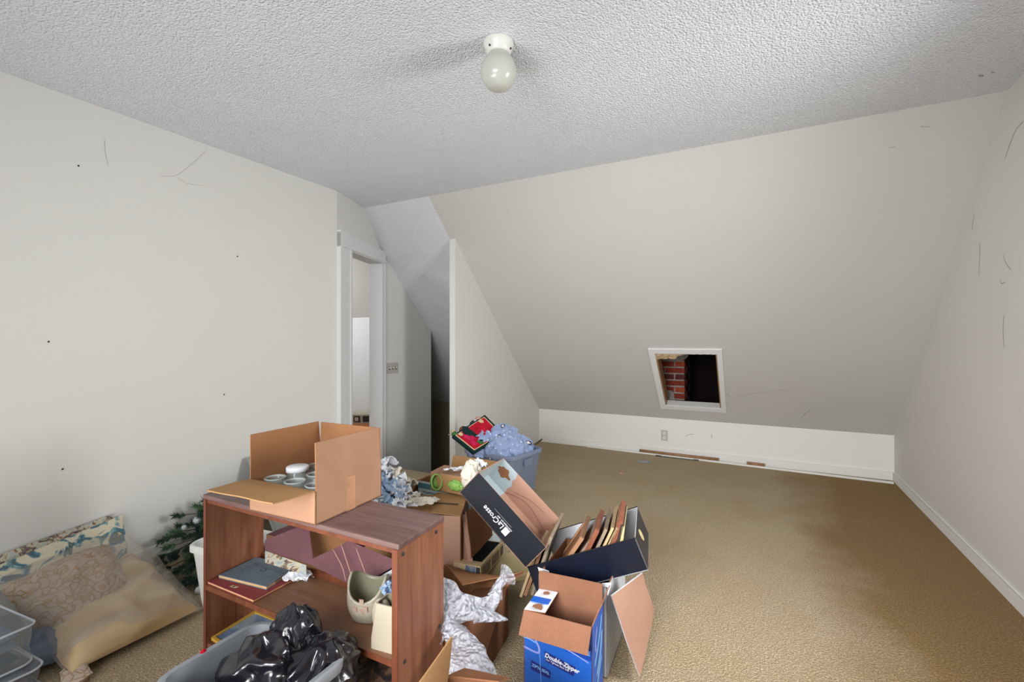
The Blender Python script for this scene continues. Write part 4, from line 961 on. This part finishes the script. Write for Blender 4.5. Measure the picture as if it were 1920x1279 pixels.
# lime green tape ring and bow
gr = thing('green_ring', 'lime green plastic ring standing in the printed carton', 'ring', (-1.4586, 1.9221, 0.5000))
c_ = V((-1.4734, 1.9416, 0.5200)); T = Matrix.Translation(c_) @ Matrix.Rotation(0.9, 4, 'Z') @ Matrix.Rotation(PI / 2 - 0.25, 4, 'X')
G().lathe([(0.032, -0.018), (0.036, -0.018), (0.036, 0.018), (0.032, 0.018), (0.030, 0.0)], (0, 0, 0), 28, T=T @ Matrix.Diagonal((0.8, 1.15, 1, 1)), cap0=False, cap1=False).build('ring_band', 'green', gr, True)
G().lathe([(0.001, -0.017), (0.031, -0.017), (0.031, -0.014), (0.001, -0.014)], (0, 0, 0), 28, T=T @ Matrix.Diagonal((0.8, 1.15, 1, 1))).build('ring_back', 'green', gr, True)
g = blob((-1.3567, 1.9514, 0.5150), (0.035, 0.015, 0.02), 4, 0.6, 2, 12); g.org = (-1.3875, 1.9957, 0.4900)
tag(g.build('green_bow', 'green', None, True), 'crumpled green ribbon bow right of the lime ring', 'bow')

# crumpled papers in an open carton left of it
cG = thing('paper_carton', 'open carton heaped with crumpled tissue between the bookcase and the doorway', 'box', (-2.0, 2.25, 0))
oG = V((-1.7224, 1.7495, 0.4200)); GB = Box(cG, (oG.x - 0.02, oG.y + 0.02, 0.0), rmat(0.45), 0.22, 0.30, 0.42, 0.004, 'card_tan', 'card_in')
rp = random.Random(21)
heap = [(-1.691, 1.800, 0.560, 0), (-1.630, 1.784, 0.540, 1), (-1.602, 1.803, 0.520, 0), (-1.602, 1.727, 0.520, 2), (-1.584, 1.761, 0.500, 0), (-1.577, 1.806, 0.480, 0), (-1.611, 1.883, 0.480, 1), (-1.689, 1.782, 0.600, 0), (-1.605, 1.687, 0.500, 2), (-1.581, 1.731, 0.470, 0), (-1.551, 1.753, 0.455, 0), (-1.544, 1.816, 0.450, 1), (-1.498, 1.771, 0.440, 0), (-1.605, 1.708, 0.460, 2), (-1.567, 1.734, 0.440, 0), (-1.530, 1.761, 0.430, 0), (-1.661, 1.730, 0.550, 2), (-1.628, 1.748, 0.550, 0), (-1.637, 1.691, 0.460, 0)]
for k, (x, y, z, ci) in enumerate(heap):
    g = crumple((x, y, z), rp.uniform(.09, .15), rp.uniform(.07, .12), rp.uniform(.02, .035), 40 + k, 12, rp.uniform(0, 6), rp.uniform(-.7, .7), rp.uniform(-.7, .7)); g.org = (x, y, z - 0.03)
    tag(g.build('crumpled_tissue', ('paper', 'paper_cream', 'paper_blue')[ci], None), ('topmost', 'high', 'middle', 'low')[min(3, int((0.605 - z) / 0.045))] + ' ' + ('left', 'central', 'right')[min(2, max(0, int((x + 1.79) / 0.11)))] + ' ' + ('white', 'cream', 'blue')[ci] + ' tissue in the crumpled heap behind the bookcase', 'tissue', 'crumpled tissues heaped in the open carton')

# printed game box and thin pads under the tilted boot box
gb = thing('photo_printed_box', 'long box printed with dark photos and a teal end, under the tilted boot box', 'box', (-1.1311, 1.8904, 0.1910))
def boxpts(root, name, P, mats, mis=None):
    """hexahedron from near bottom-left.. P = 4 bottom + 4 top corners"""
    g = G(); g.add(P, [(3, 2, 1, 0), (4, 5, 6, 7), (0, 1, 5, 4), (1, 2, 6, 5), (2, 3, 7, 6), (3, 0, 4, 7)], mis or 0); return g.build(name, mats, root)
e0, e1 = V((-1.1155, 1.7402, 0.2513)), V((-1.0778, 1.7375, 0.2587)); lv = V((-1.1755, 2.1159, 0.2018)) - V((-1.0778, 1.7375, 0.2587)); dn = V((0, 0, -0.066))
P = [e0 + dn, e1 + dn, e1 + dn + lv, e0 + dn + lv, e0, e1, e1 + lv, e0 + lv]
tv = V((-0.10, -0.01, 0.0)); 
P = [p + (tv if i in (0, 3, 4, 7) else V()) for i, p in enumerate(P)]
boxpts(gb, 'body', P, 'cream')
nR = (P[2] - P[1]).cross(V((0, 0, 1))).normalized()
def face(p0_, px, py, u0, u1, v0, v1, n_, off=0.001): return [p0_ + px * u0 + py * v0 + n_ * off, p0_ + px * u1 + py * v0 + n_ * off, p0_ + px * u1 + py * v1 + n_ * off, p0_ + px * u0 + py * v1 + n_ * off]
for u0, u1 in ((0.06, 0.40), (0.46, 0.80), (0.86, 1.0)):
    G().panel(*face(P[1], P[2] - P[1], P[5] - P[1], u0, u1, 0.10, 0.80, nR), 0.0008).build('photo_print', 'oil', gb)
nF = (P[1] - P[0]).cross(V((0, 0, 1))).normalized()
G().panel(*face(P[0], P[1] - P[0], P[4] - P[0], 0.84, 0.98, 0.06, 0.92, nF), 0.0008).build('end_label', 'ink', gb)
G().panel(*face(P[0], P[1] - P[0], P[4] - P[0], 0.45, 0.82, 0.02, 0.94, nF), 0.0008).build('end_label', 'photo_blue', gb)
G().panel(*face(P[4], P[5] - P[4], P[7] - P[4], 0.1, 0.9, 0.15, 0.96, V((0, 0, 1))), 0.0008).build('top_print', 'black', gb)
# stack of pads beneath
for k in range(3):
    c = V((-1.1129, 2.0698, 0.1458)) + V((0.02 * k, -0.01 * k, -0.02 - 0.012 * k)); T = Matrix.Translation(c) @ Matrix.Rotation(0.75 + 0.07 * k, 4, 'Z') @ Matrix.Rotation(0.25, 4, 'X')
    g = G().box((-0.17, -0.07, -0.005), (0.14, 0.07, 0.005), T=T); g.org = tuple(c)
    tag(g.build('cream_envelope', ('yellowpad', 'cream', 'yellowpad')[k]), ('topmost', 'middle', 'lowest')[k] + ' flat cream envelope in the bundle below the tilted boot box', 'envelope', 'flat envelopes under the boot box')

# tilted boot box
bt_o = V((-1.109, 1.618, 0.616)); Rb = rmat(0.158, 0.753, -0.15)
bt = thing('boot_box', 'dark navy open boot box tilted on its side over the cartons', 'box', (-0.98, 1.85, 0.40))
import itertools
TB = Box(bt, bt_o, Rb, 0.40, 0.433, 0.119, 0.0035, 'navy', 'card_pink')
P_ = TB.P
# torn pale paper on the far wall and end, inside
wl = 0.119
pts = [(0.004, 0.4285, 0.004), (0.125, 0.4285, 0.004), (0.118, 0.4285, 0.03), (0.128, 0.4285, 0.05), (0.110, 0.4285, 0.075), (0.116, 0.4285, 0.095), (0.104, 0.4285, wl), (0.004, 0.4285, wl)]
g = G(); n_ = len(pts); g.add([P_(p) for p in pts] + [P_((p[0], p[1] - 0.0008, p[2])) for p in pts], [tuple(range(n_ - 1, -1, -1)), tuple(range(n_, 2 * n_))] + [(i, (i + 1) % n_, (i + 1) % n_ + n_, i + n_) for i in range(n_)])
g.build('torn_lining', 'label_white', bt)
G().panel(P_((0.0045, 0.42, 0.004)), P_((0.0045, 0.01, 0.004)), P_((0.0045, 0.01, wl)), P_((0.0045, 0.42, wl)), 0.0006).build('torn_lining', 'label_white', bt)
G().panel(P_((0.005, 0.005, 0.0045)), P_((0.105, 0.005, 0.0045)), P_((0.125, 0.425, 0.0045)), P_((0.005, 0.425, 0.0045)), 0.0006).build('torn_lining', 'label_white', bt)
cen = V((0.052, 0.4275, 0.072)); k = 28; hp = []
for i in range(k):
    th = 2 * PI * i / k; r = 0.030 * (1 + 0.12 * math.cos(5 * th + 0.5)) * (1.45 if abs(math.cos(th + 0.2)) > 0.97 else 1.0); hp.append((cen.x + r * math.cos(th), cen.z + r * math.sin(th) * 0.8))
g = G(); g.add([P_((x, 0.4270, z)) for x, z in hp] + [P_((x, 0.4265, z)) for x, z in hp], [tuple(range(k - 1, -1, -1)), tuple(range(k, 2 * k))] + [(i, (i + 1) % k, (i + 1) % k + k, i + k) for i in range(k)])
g.build('hand_hole', 'card_brown', bt)
for pts in ([(0.12, .42, .0), (0.2, .42, .045), (0.28, .42, .05), (0.39, .42, .02)], [(0.16, .42, .045), (0.24, .42, .075), (0.33, .42, .085)]):
    ribbon(interp([P_((p[0], 0.4285, max(p[2], .006))) for p in pts], 12), 0.0018, Rb @ V((0, -1, 0)), 0.001).build('crease', 'card_brown', bt)
xd = Rb @ V((-1, 0, 0)); yd = Rb @ V((0, 0, -1))
G().panel(P_((0.232, -0.0012, 0.024)), P_((0.258, -0.0012, 0.024)), P_((0.258, -0.0012, 0.052)), P_((0.232, -0.0012, 0.052)), 0.0008).build('logo_square', 'paper', bt)
text('LaCrosse', 0.030, P_((0.228, -0.0006, 0.050)), xd, yd, 'paper', bt, 'logo_lettering', shear=0.15, bold=0.0002)
text('FOOTWEAR EST. 1897', 0.0085, P_((0.262, -0.0006, 0.061)), xd, yd, 'paper', bt, 'tagline_lettering')
ribbon([P_((0.250, 0, 0.068)), P_((0.150, 0, 0.068))], 0.001, Rb @ V((0, -1, 0)), 0.001).build('logo_line', 'paper', bt)

# cream cloth behind boot box
g = blob((-1.2634, 1.9561, 0.5779), (0.042, 0.045, 0.06), 4, 0.45, 2.2, 6); g.org = (-1.2634, 1.9561, 0.5194)
tag(g.build('cream_tissue', 'paper_cream', None, True), 'bunched cream tissue between the small carton and the boot box', 'tissue')
g = crumple((-1.2516, 2.0076, 0.6124), 0.07, 0.06, 0.02, 71, 12, 0.3, 0.4); g.org = (-1.2516, 2.0076, 0.6016)
tag(g.build('crumpled_tissue', 'paper', None), 'white crumpled tissue peeking over the upper corner of the boot box', 'tissue')

# navy box of picture frames, tilted on the white carton
fo = V((-0.7911, 1.7261, 0.2029)); Rf = rmat(0.1909, -0.384, 0.018); FLn, FW, FH = 0.462, 0.335, 0.1273
fb = thing('frame_box', 'glossy navy open box with a hand hole, tilted and filled with picture frames', 'box', (-0.52, 1.75, 0.38))
FB = Box(fb, fo, Rf, FLn, FW, FH, 0.0035, 'navy_gloss', 'foam', skip=('left',))
eg = FB.P((FLn + 0.0006, FW * 0.42, FH * 0.62)); disc(eg, 0.020, Rf @ V((1, 0, 0)), 24, 0.001, el=1.7).build('hand_hole', 'yellowpad', fb)
for s_, w_ in (('front', 0.004), ('back', 0.004)):
    y = 0 if s_ == 'front' else FW
    G().tube([FB.P((0, y, FH)), FB.P((FLn, y, FH))], 0.0028, 6).build('rim_edge', 'navy', fb)
def fr_plate(x0, tilt, ln, wd, th, y0, fmat, pmat, label, z0=0.006, fw=0.022):
    d = V((math.sin(tilt), 0, math.cos(tilt))); nx = V((math.cos(tilt), 0, -math.sin(tilt)))
    o = V((x0, y0, z0)); y = V((0, 1, 0))
    q = [o, o + d * ln, o + d * ln + y * wd, o + y * wd]   # seen from -normal side
    q = [FB.P(p * 1.1) for p in q]
    q = q[::-1]
    return picture('picture_frame', label, q, th, fw, fmat, pmat, 'frame', 'picture frames in the tilted navy box')
t54 = math.radians(52)
spec = [
 (-0.075, 0.72, 0.19, 0.20, 0.011, 0.02, 'wood_lt', 'oil', 'light wood frame, leftmost of those sticking out of the navy box'),
 (-0.055, 0.72, 0.205, 0.22, 0.013, 0.02, 'wood_mid', 'black', 'frame with black face, second from the left in the navy box'),
 (-0.025, 0.70, 0.24, 0.24, 0.012, 0.012, 'wood_grey', 'glassgrey', 'tallest frame, grey brown with dusty glass, third from the left in the navy box'),
 (0.035, 0.95, 0.25, 0.21, 0.016, 0.02, 'wood_mid', 'card_brown', 'brown frame leaning low across the empty middle of the navy box'),
 (0.070, 0.98, 0.24, 0.2, 0.010, 0.03, 'wood_grey', 'oil', 'thin grey frame just right of the low leaning brown one'),
 (0.135, 0.82, 0.23, 0.2, 0.018, 0.02, 'wood_red', 'card_brown', 'red brown frame with rounded rail, left one of the upright pack'),
 (0.175, 0.80, 0.22, 0.2, 0.012, 0.02, 'wood_grey', 'card_brown', 'grey brown frame between the red brown and the pale frames'),
 (0.200, 0.80, 0.22, 0.22, 0.010, 0.02, 'wood_lt', 'yellowpad', 'pale wood frame in the upright pack, left of its pale twin'),
 (0.218, 0.80, 0.215, 0.22, 0.009, 0.02, 'wood_lt', 'card_tan', 'pale wood frame in the upright pack, right of its pale twin'),
 (0.252, 0.72, 0.22, 0.21, 0.020, 0.02, 'wood_red', 'card_brown', 'thick red brown frame rising highest at the right of the pack'),
 (0.285, 0.62, 0.19, 0.2, 0.012, 0.02, 'wood_dk', 'black', 'dark frame right of the thick red brown frame'),
 (0.315, 0.50, 0.17, 0.2, 0.012, 0.02, 'yellowpad', 'card_tan', 'olive yellow card backed frame next to the hand hole end')]
for s_ in spec: fr_plate(*s_)

# white carton underneath with its brown flap hanging outwards
wc = thing('white_carton', 'white outer carton with a large brown flap hanging down, under the box of frames', 'box', (-0.62, 1.72, 0))
WB = Box(wc, (-0.765, 1.665, 0.0), rmat(0.066), 0.272, 0.36, 0.335, 0.005, 'foam', 'card_brown')
hA, hB = V((-0.4648, 1.6398, 0.3350)), V((-0.4030, 1.8589, 0.3350))
fN, fFar = V((-0.3937, 1.7182, 0.0300)), V((-0.4089, 2.0648, 0.0900))
G().sheet(hB, hA, fN, fFar, 0.005, 14, 14, 0.006, 6, 0.015, 0, 1, 4).build('flap', ['card_pink', 'foam'], wc)
G().sheet(WB.P((0.005, 0.0, 0.335)), WB.P((0.05, 0.0, 0.335)), WB.P((0.05, -0.02, 0.365)), WB.P((0.005, -0.02, 0.37)), 0.001, 4, 3, 0.004).build('torn_edge', ['paper', 'paper'], wc)
G().sheet(WB.P((0.235, 0.0, 0.31)), WB.P((0.275, 0.0, 0.31)), WB.P((0.285, 0.01, 0.355)), WB.P((0.25, 0.01, 0.345)), 0.001, 5, 4, 0.008, 20).build('torn_edge', ['paper', 'paper'], wc)

# blue printed box
bx_ = thing('blue_box', 'bright blue printed box with ribbed brown flaps open, nearest on the carpet', 'box', (-0.61, 1.55, 0))
Rz = rmat(0.0659); U = Box(bx_, (-0.7328, 1.4701, 0.0), Rz, 0.2466, 0.1566, 0.30, 0.0035, 'blueprint', 'card_rib')
U.flap('front', 0.078, 141, 'card_rib', 'card_rib', 0.0, 0.003, name='flap', lift1=0.004)
U.flap('back', 0.072, -4, 'card_rib', 'card_rib', 0.0, 0.003, seed=3)
U.flap('right', 0.082, 22, 'card_rib', 'card_rib', 0.012, 0.004, seed=5)
lf = U.flap('left', 0.078, -86, 'paper', 'card_rib', 0.006, 0.003, seed=7)
P_ = U.P
G().panel(P_((0.004, 0.052, 0.3065)), P_((0.072, 0.052, 0.3085)), P_((0.072, 0.088, 0.3085)), P_((0.004, 0.088, 0.3065)), 0.001).build('blue_stripe', 'blueprint', bx_)
for cx, cy, r, sd in ((0.045, 0.025, 0.019, 3), (0.042, 0.12, 0.010, 5)):
    disc(P_((cx, cy, 0.3075)), r, (0, 0, 1), 9, 0.001, 0.7, seed=sd).build('torn_patch', 'card_rib', bx_)
nF = Rz @ V((0, -1, 0)); nRt = Rz @ V((1, 0, 0))
def fpt(x, z): return P_((x, 0.0, z))
def fline(pts, wd, mat, nm, off=0.0008): return ribbon(interp([fpt(*p) for p in pts], 24), wd, nF, off).build(nm, mat, bx_)
fline([(0.047, 0.242), (0.046, 0.205), (0.058, 0.182), (0.052, 0.163), (0.0, 0.172)], 0.007, 'mauveprint', 'printed_swirl')
fline([(0.046, 0.216), (0.10, 0.214), (0.17, 0.200), (0.236, 0.178)], 0.004, 'mauveprint', 'printed_swirl')
fline([(0.0, 0.205), (0.025, 0.203), (0.044, 0.196)], 0.004, 'skyprint', 'printed_swirl')
fline([(0.060, 0.165), (0.063, 0.12), (0.066, 0.05)], 0.002, 'skyprint', 'printed_swirl')
G().panel(fpt(0.010, 0.228), fpt(0.046, 0.236), fpt(0.046, 0.262), fpt(0.010, 0.262), 0.0005).build('white_print', 'paper', bx_)
for o_ in bx_.children:
    if o_.name.startswith('white_print'):
        for v_ in o_.data.vertices: v_.co += nF * 0.0008
G().panel(*[fpt(x, z) + nF * 0.0006 for x, z in ((0.155, 0.196), (0.243, 0.186), (0.243, 0.240), (0.155, 0.245))], 0.0004).build('panel_print', 'bluedark', bx_)
text('VALUE', 0.020, fpt(0.180, 0.207) + nF * 0.001, Rz @ V((1, 0, -0.06)), Rz @ V((0.06, 0, 1)), 'skyprint', bx_, 'lettering', bold=0.0005)
G().panel(*[fpt(x, z) + nF * 0.0007 for x, z in ((0.083, 0.141), (0.182, 0.119), (0.190, 0.151), (0.078, 0.176))], 0.0004).build('title_band', 'violet', bx_)
xt = Rz @ V((1, 0, -0.20)); yt = Rz @ V((0.20, 0, 1))
text('Double-Zipper', 0.0205, fpt(0.079, 0.158) + nF * 0.0012, xt, yt, 'paper', bx_, 'lettering', shear=0.1, bold=0.0006)
text('For Tightest Best Seal', 0.0095, fpt(0.084, 0.147) + nF * 0.0012, xt, yt, 'paper', bx_, 'lettering')
G().panel(*[fpt(x, z) + nF * 0.0007 for x, z in ((0.028, 0.098), (0.100, 0.085), (0.100, 0.112), (0.028, 0.132))], 0.0004).build('title_band', 'violet', bx_)
text('ZIP\'N SEAL', 0.014, fpt(0.031, 0.112) + nF * 0.0012, xt, yt, 'skyprint', bx_, 'lettering', bold=0.0004)
def rline(pts, wd, mat): return ribbon(interp([P_((0.2466, y, z)) for y, z in pts], 12), wd, nRt, 0.0008).build('printed_swirl', mat, bx_)
rline([(0.06, 0.27), (0.04, 0.22), (0.05, 0.19)], 0.016, 'mauveprint'); rline([(0.13, 0.275), (0.09, 0.21), (0.03, 0.15)], 0.02, 'skyprint'); rline([(0.13, 0.22), (0.11, 0.15), (0.06, 0.10)], 0.026, 'skyprint'); rline([(0.13, 0.13), (0.08, 0.08), (0.03, 0.03)], 0.02, 'skyprint')

# ------------------------------------------------------------------ wrapped carton and bubble wrap, nearest flap
we = thing('wrap_carton', 'brown carton half covered by bubble wrap right of the bookcase', 'box', (-1.05, 1.55, 0))
tE = [V((-0.93, 1.30, 0.235)), V((-0.915, 1.69, 0.235)), V((-1.27, 1.72, 0.235)), V((-1.20, 1.34, 0.235))]
bE = [V((-0.885, 1.36, 0)), V((-0.935, 1.73, 0)), V((-1.25, 1.72, 0)), V((-1.18, 1.38, 0))]
g = G()
for i in range(4): g.panel(bE[i], bE[(i + 1) % 4], tE[(i + 1) % 4], tE[i], 0.004, 0, 1)
g.panel(bE[3], bE[2], bE[1], bE[0], 0.004); g.build('body', ['card_brown', 'card_in'], we)
G().sheet(tE[2] + V((0.02, 0, 0)), tE[1], V((-0.8553, 1.7310, 0.3011)), V((-1.0393, 1.5429, 0.2894)), 0.004, 14, 5, 0.010, 6, 0.012, 0, 1, 5).build('flap', ['card_brown', 'card_in'], we)
tag(G().sheet(tE[0], tE[1], tE[1] + V((-0.16, 0.0, -0.05)), tE[0] + V((-0.15, 0, -0.05)), 0.004, 8, 6, 0.004).build('flap', ['card_brown', 'card_brown'], we))
def wrapfn(seed, amp):
    def fn(q, p, th):
        n = noise.noise(q * 11 + V((seed, 0, 0))); n2 = noise.noise(q * 27 + V((0, seed, 0)))
        return p + (q - p) * (1 + amp * (1 - 2.2 * abs(n)) + amp * 0.45 * n2)
    return fn
bw = thing('bubble_wrap', 'crumpled clear bubble wrap hanging between the bookcase and the brown carton', 'bubble wrap', (-1.0, 1.35, 0.0))
def wrap_sheet(ca, cb, n, m, amp, seed, th=0.012):
    """crumpled double layer of film spanned between two curves"""
    A = interp(ca, n + 1); B = interp(cb, n + 1); g = G(); P = []
    nr = V((0.35, -0.85, 0.4)).normalized()
    for sd in (0, 1):
        for i in range(n + 1):
            for j in range(m + 1):
                t = j / m; p = A[i].lerp(B[i], t); e = math.sin(PI * t) ** 0.5
                h = amp * (1 - 2.4 * abs(noise.noise(p * 13 + V((seed, 0, 0))))) + amp * 0.6 * (1 - 2.4 * abs(noise.noise(p * 31 + V((0, seed, 0)))))
                q = noise.noise(p * 22 + V((7, seed, 0))) * 0.012
                P.append(p + nr * (h * (0.5 + 0.5 * e) + (0.5 - sd) * th * e * 2) + V((q, 0, q)))
    W = m + 1; N = W * (n + 1)
    for sd in (0, 1):
        for i in range(n):
            for j in range(m):
                q = i * W + j + sd * N; f = (q, q + W, q + W + 1, q + 1); g.f.append(list(f if sd == 0 else f[::-1])); g.m.append(0)
    g.v = P; return g
wrap_sheet([(-1.0222, 1.3595, 0.4066), (-0.9754, 1.3730, 0.3848), (-0.9326, 1.3844, 0.3595), (-0.8922, 1.4058, 0.3328), (-0.8689, 1.4409, 0.3256), (-0.8516, 1.4726, 0.3420)],
           [(-0.9581, 1.2803, 0.2084), (-0.9346, 1.3155, 0.2503), (-0.9101, 1.3511, 0.2694), (-0.8740, 1.3702, 0.2731), (-0.8382, 1.4118, 0.2724), (-0.8260, 1.4749, 0.3201)], 60, 44, 0.017, 3).build('upper_sheet', 'wrap', bw, True)
wrap_sheet([(-0.9475, 1.3086, 0.3146), (-0.8883, 1.2268, 0.2870), (-0.8498, 1.1680, 0.2662), (-0.7903, 1.0863, 0.2129)],
           [(-0.8989, 1.3344, 0.2778), (-0.7969, 1.2979, 0.2567), (-0.7228, 1.2466, 0.2428), (-0.6530, 1.1818, 0.1973)], 60, 44, 0.017, 12).build('lower_sheet', 'wrap', bw, True)
pts = interp([(-0.8516, 1.4726, 0.3146), (-0.8462, 1.4868, 0.3484), (-0.8355, 1.5038, 0.3668), (-0.8180, 1.5131, 0.3865)], 16)
G().tube(pts, lerps([0.030, 0.018, 0.02, 0.046], 16), 28, 0, 0.8, wrapfn(6, 0.10), cap=False).build('flared_end', 'wrap', bw)
pts = interp([(-0.8740, 1.3702, 0.3029), (-0.8215, 1.4094, 0.2839), (-0.7817, 1.4418, 0.2667)], 16)
G().tube(pts, lerps([0.045, 0.022, 0.003], 16), 20, 0, 0.5, wrapfn(9, 0.2)).build('torn_point', 'wrap', bw)

nf = thing('near_carton', 'open cardboard carton at the bottom edge, one flap standing beside the bookcase', 'box', (-0.7592, 1.2208, 0.0000))
hN, hF = V((-0.6520, 0.8058, 0.3400)), V((-0.7448, 1.0287, 0.3400)); rN, rF = V((-0.4345, 0.8923, 0.3400)), V((-0.6105, 1.0755, 0.3400))
prismq(nf, [hN, rN, rF, hF], 0.0, 0.004, 'body', ['card', 'card_brown'])
tipF = hF + V((-0.03, 0.0, 0.115)); tipF = V((-0.7431, 1.0435, 0.4434)); 
G().sheet(hF, hN, hN + V((-0.07, 0, 0.07)), tipF, 0.004, 8, 8, 0.003).build('flap', ['card_tan', 'card'], nf)
G().sheet(rF, hF, hF + V((0.01, 0.07, -0.02)), rF + V((0, 0.06, -0.03)), 0.004, 8, 5, 0.003).build('flap', ['card_brown', 'card_brown'], nf)

# ------------------------------------------------------------------ blue grey tub of cloth by the wing wall
bl_c = V((-1.5957, 2.9831, 0)) + Matrix.Rotation(1.4092, 3, 'Z') @ V((0.4334 / 2, 0.4726 / 2, 0))
bl = thing('storage_tub', 'blue grey plastic tub heaped with printed fleece beside the narrow wing wall', 'tub', tuple(bl_c))
TT = tub(bl, tuple(bl_c), 1.4092, 0.205, 0.235, 0.40, 'tub_blue', 0.82, 0.016, 0.05)
G().box((-0.05, -0.248, 0.30), (0.05, -0.235, 0.352), T=TT).build('handle_grip', 'tub_blue', bl)
for y0 in (-0.16, -0.05, 0.06): G().box((-0.212, y0, 0.05), (-0.190, y0 + 0.008, 0.34), T=TT @ Matrix.Rotation(0, 4, 'Z')).build('rib', 'tub_blue', bl)
g = G(); seedc = bl_c + V((0.05, -0.02, 0.40))
parts = [((-0.06, 0.04, 0.0), (0.14, 0.14, 0.15), 3), ((-0.03, -0.10, -0.01), (0.11, 0.09, 0.10), 5), ((-0.17, -0.09, 0.0), (0.09, 0.12, 0.12), 8), ((0.06, 0.08, -0.01), (0.10, 0.11, 0.09), 11), ((0.03, -0.03, 0.0), (0.11, 0.10, 0.10), 14)]
for c_, r_, sd in parts:
    b_ = blob(seedc + V(c_), r_, 5, 0.30, 1.9, sd); g.add(b_.v, b_.f)
for p in g.v:
    if p.z < 0.36: p.z = 0.36
g.org = tuple(seedc + V((0, 0, -0.03)))
tag(g.build('fleece_blanket', 'polar', None, True), 'rumpled pale blue fleece printed with small animals, heaped in the blue grey tub', 'blanket')
nq = [V((-1.8520, 2.8890, 0.4281)), V((-1.7994, 3.2565, 0.5054)), V((-1.9976, 3.2872, 0.6400)), V((-2.0605, 2.9143, 0.5292))]
nd = thing('rose_canvas', 'black bordered needlework canvas with red roses leaning in the blue grey tub', 'canvas', tuple(sum(nq, V()) / 4))
nn = (nq[1] - nq[0]).cross(nq[3] - nq[0]).normalized()
G().panel(*nq, 0.022).build('backing', 'dkteal', nd)
ctr = sum(nq, V()) / 4
def nqs(k, off): return [ctr + (p - ctr) * k + nn * off for p in nq]
G().panel(*nqs(0.89, 0.001), 0.001).build('gold_line', 'cream', nd); G().panel(*nqs(0.84, 0.002), 0.001).build('field', 'rose', nd)
def nuv(u, v, off=0.003): return nq[0].lerp(nq[1], u).lerp(nq[3].lerp(nq[2], u), v) + nn * off
rdn = random.Random(4)
disc(nuv(0.42, 0.72), 0.075, nn, 10, 0.001, 0.5, seed=2).build('dark_patch', 'dkteal', nd)
disc(nuv(0.45, 0.35), 0.05, nn, 10, 0.0015, 0.5, seed=6).build('dark_patch', 'dkteal', nd)
for u, v, r, m_ in ((0.25, 0.6, 0.05, 'rosepink'), (0.72, 0.7, 0.06, 'rose'), (0.66, 0.62, 0.03, 'rosepink'), (0.2, 0.3, 0.03, 'rosepink'), (0.34, 0.2, 0.028, 'leaf'), (0.78, 0.85, 0.022, 'cream'), (0.15, 0.85, 0.02, 'cream')):
    for k in range(5):
        a_ = 2 * PI * k / 5; disc(nuv(u, v) + (nq[1] - nq[0]).normalized() * math.cos(a_) * r * .5 + (nq[3] - nq[0]).normalized() * math.sin(a_) * r * .5, r * 0.5, nn, 9, 0.003 + 0.0008 * k, 0.4, seed=k).build('stitched_petal', m_, nd)
def trinket(name, label, c, parts_, cat='ornament'):
    t = thing(name, label, cat, c)
    for off, rad, m_, nm in parts_: blob(V(c) + V(off), rad, 3, 0.2, 1.6, int(rad[0] * 1000), False).build(nm, m_, t, True)
c = (-2.0577, 3.2100, 0.5853)
trinket('teal_figurine', 'tiny teal and white figurine behind the rose canvas', c, [((0, 0, -0.015), (0.032, 0.03, 0.03), 'ink', 'body'), ((0.025, 0, 0.0), (0.02, 0.02, 0.028), 'paper', 'scarf'), ((0.035, 0.01, 0.035), (0.022, 0.02, 0.015), 'pinkmark', 'head')])
c = (-2.0674, 3.0691, 0.5514)
trinket('brown_figurine', 'small reddish brown trinket behind the rose canvas edge', c, [((0, 0, 0), (0.028, 0.025, 0.025), 'wood_red', 'body'), ((-0.02, 0, -0.01), (0.014, 0.012, 0.02), 'card_brown', 'arm')])
c = (-2.0635, 2.9466, 0.5354)
trinket('yellow_green_sprig', 'yellow green artificial sprig at the left tip of the rose canvas', c, [((0, 0, 0), (0.022, 0.02, 0.02), 'leaf', 'leaves'), ((-0.015, 0, 0.015), (0.014, 0.01, 0.02), 'yellowpad', 'buds'), ((-0.035, 0, -0.01), (0.025, 0.004, 0.004), 'yellowpad', 'stalk')], 'sprig')
g = G().tube([(-1.5345, 3.2838, 0.4465), (-1.5234, 3.3802, 0.4669)], 0.006, 8); g.org = (-1.5282, 3.3097, 0.4504)
tag(g.build('short_stick', 'bark'), 'short dark stick poking out of the far right corner of the blue grey tub', 'stick')
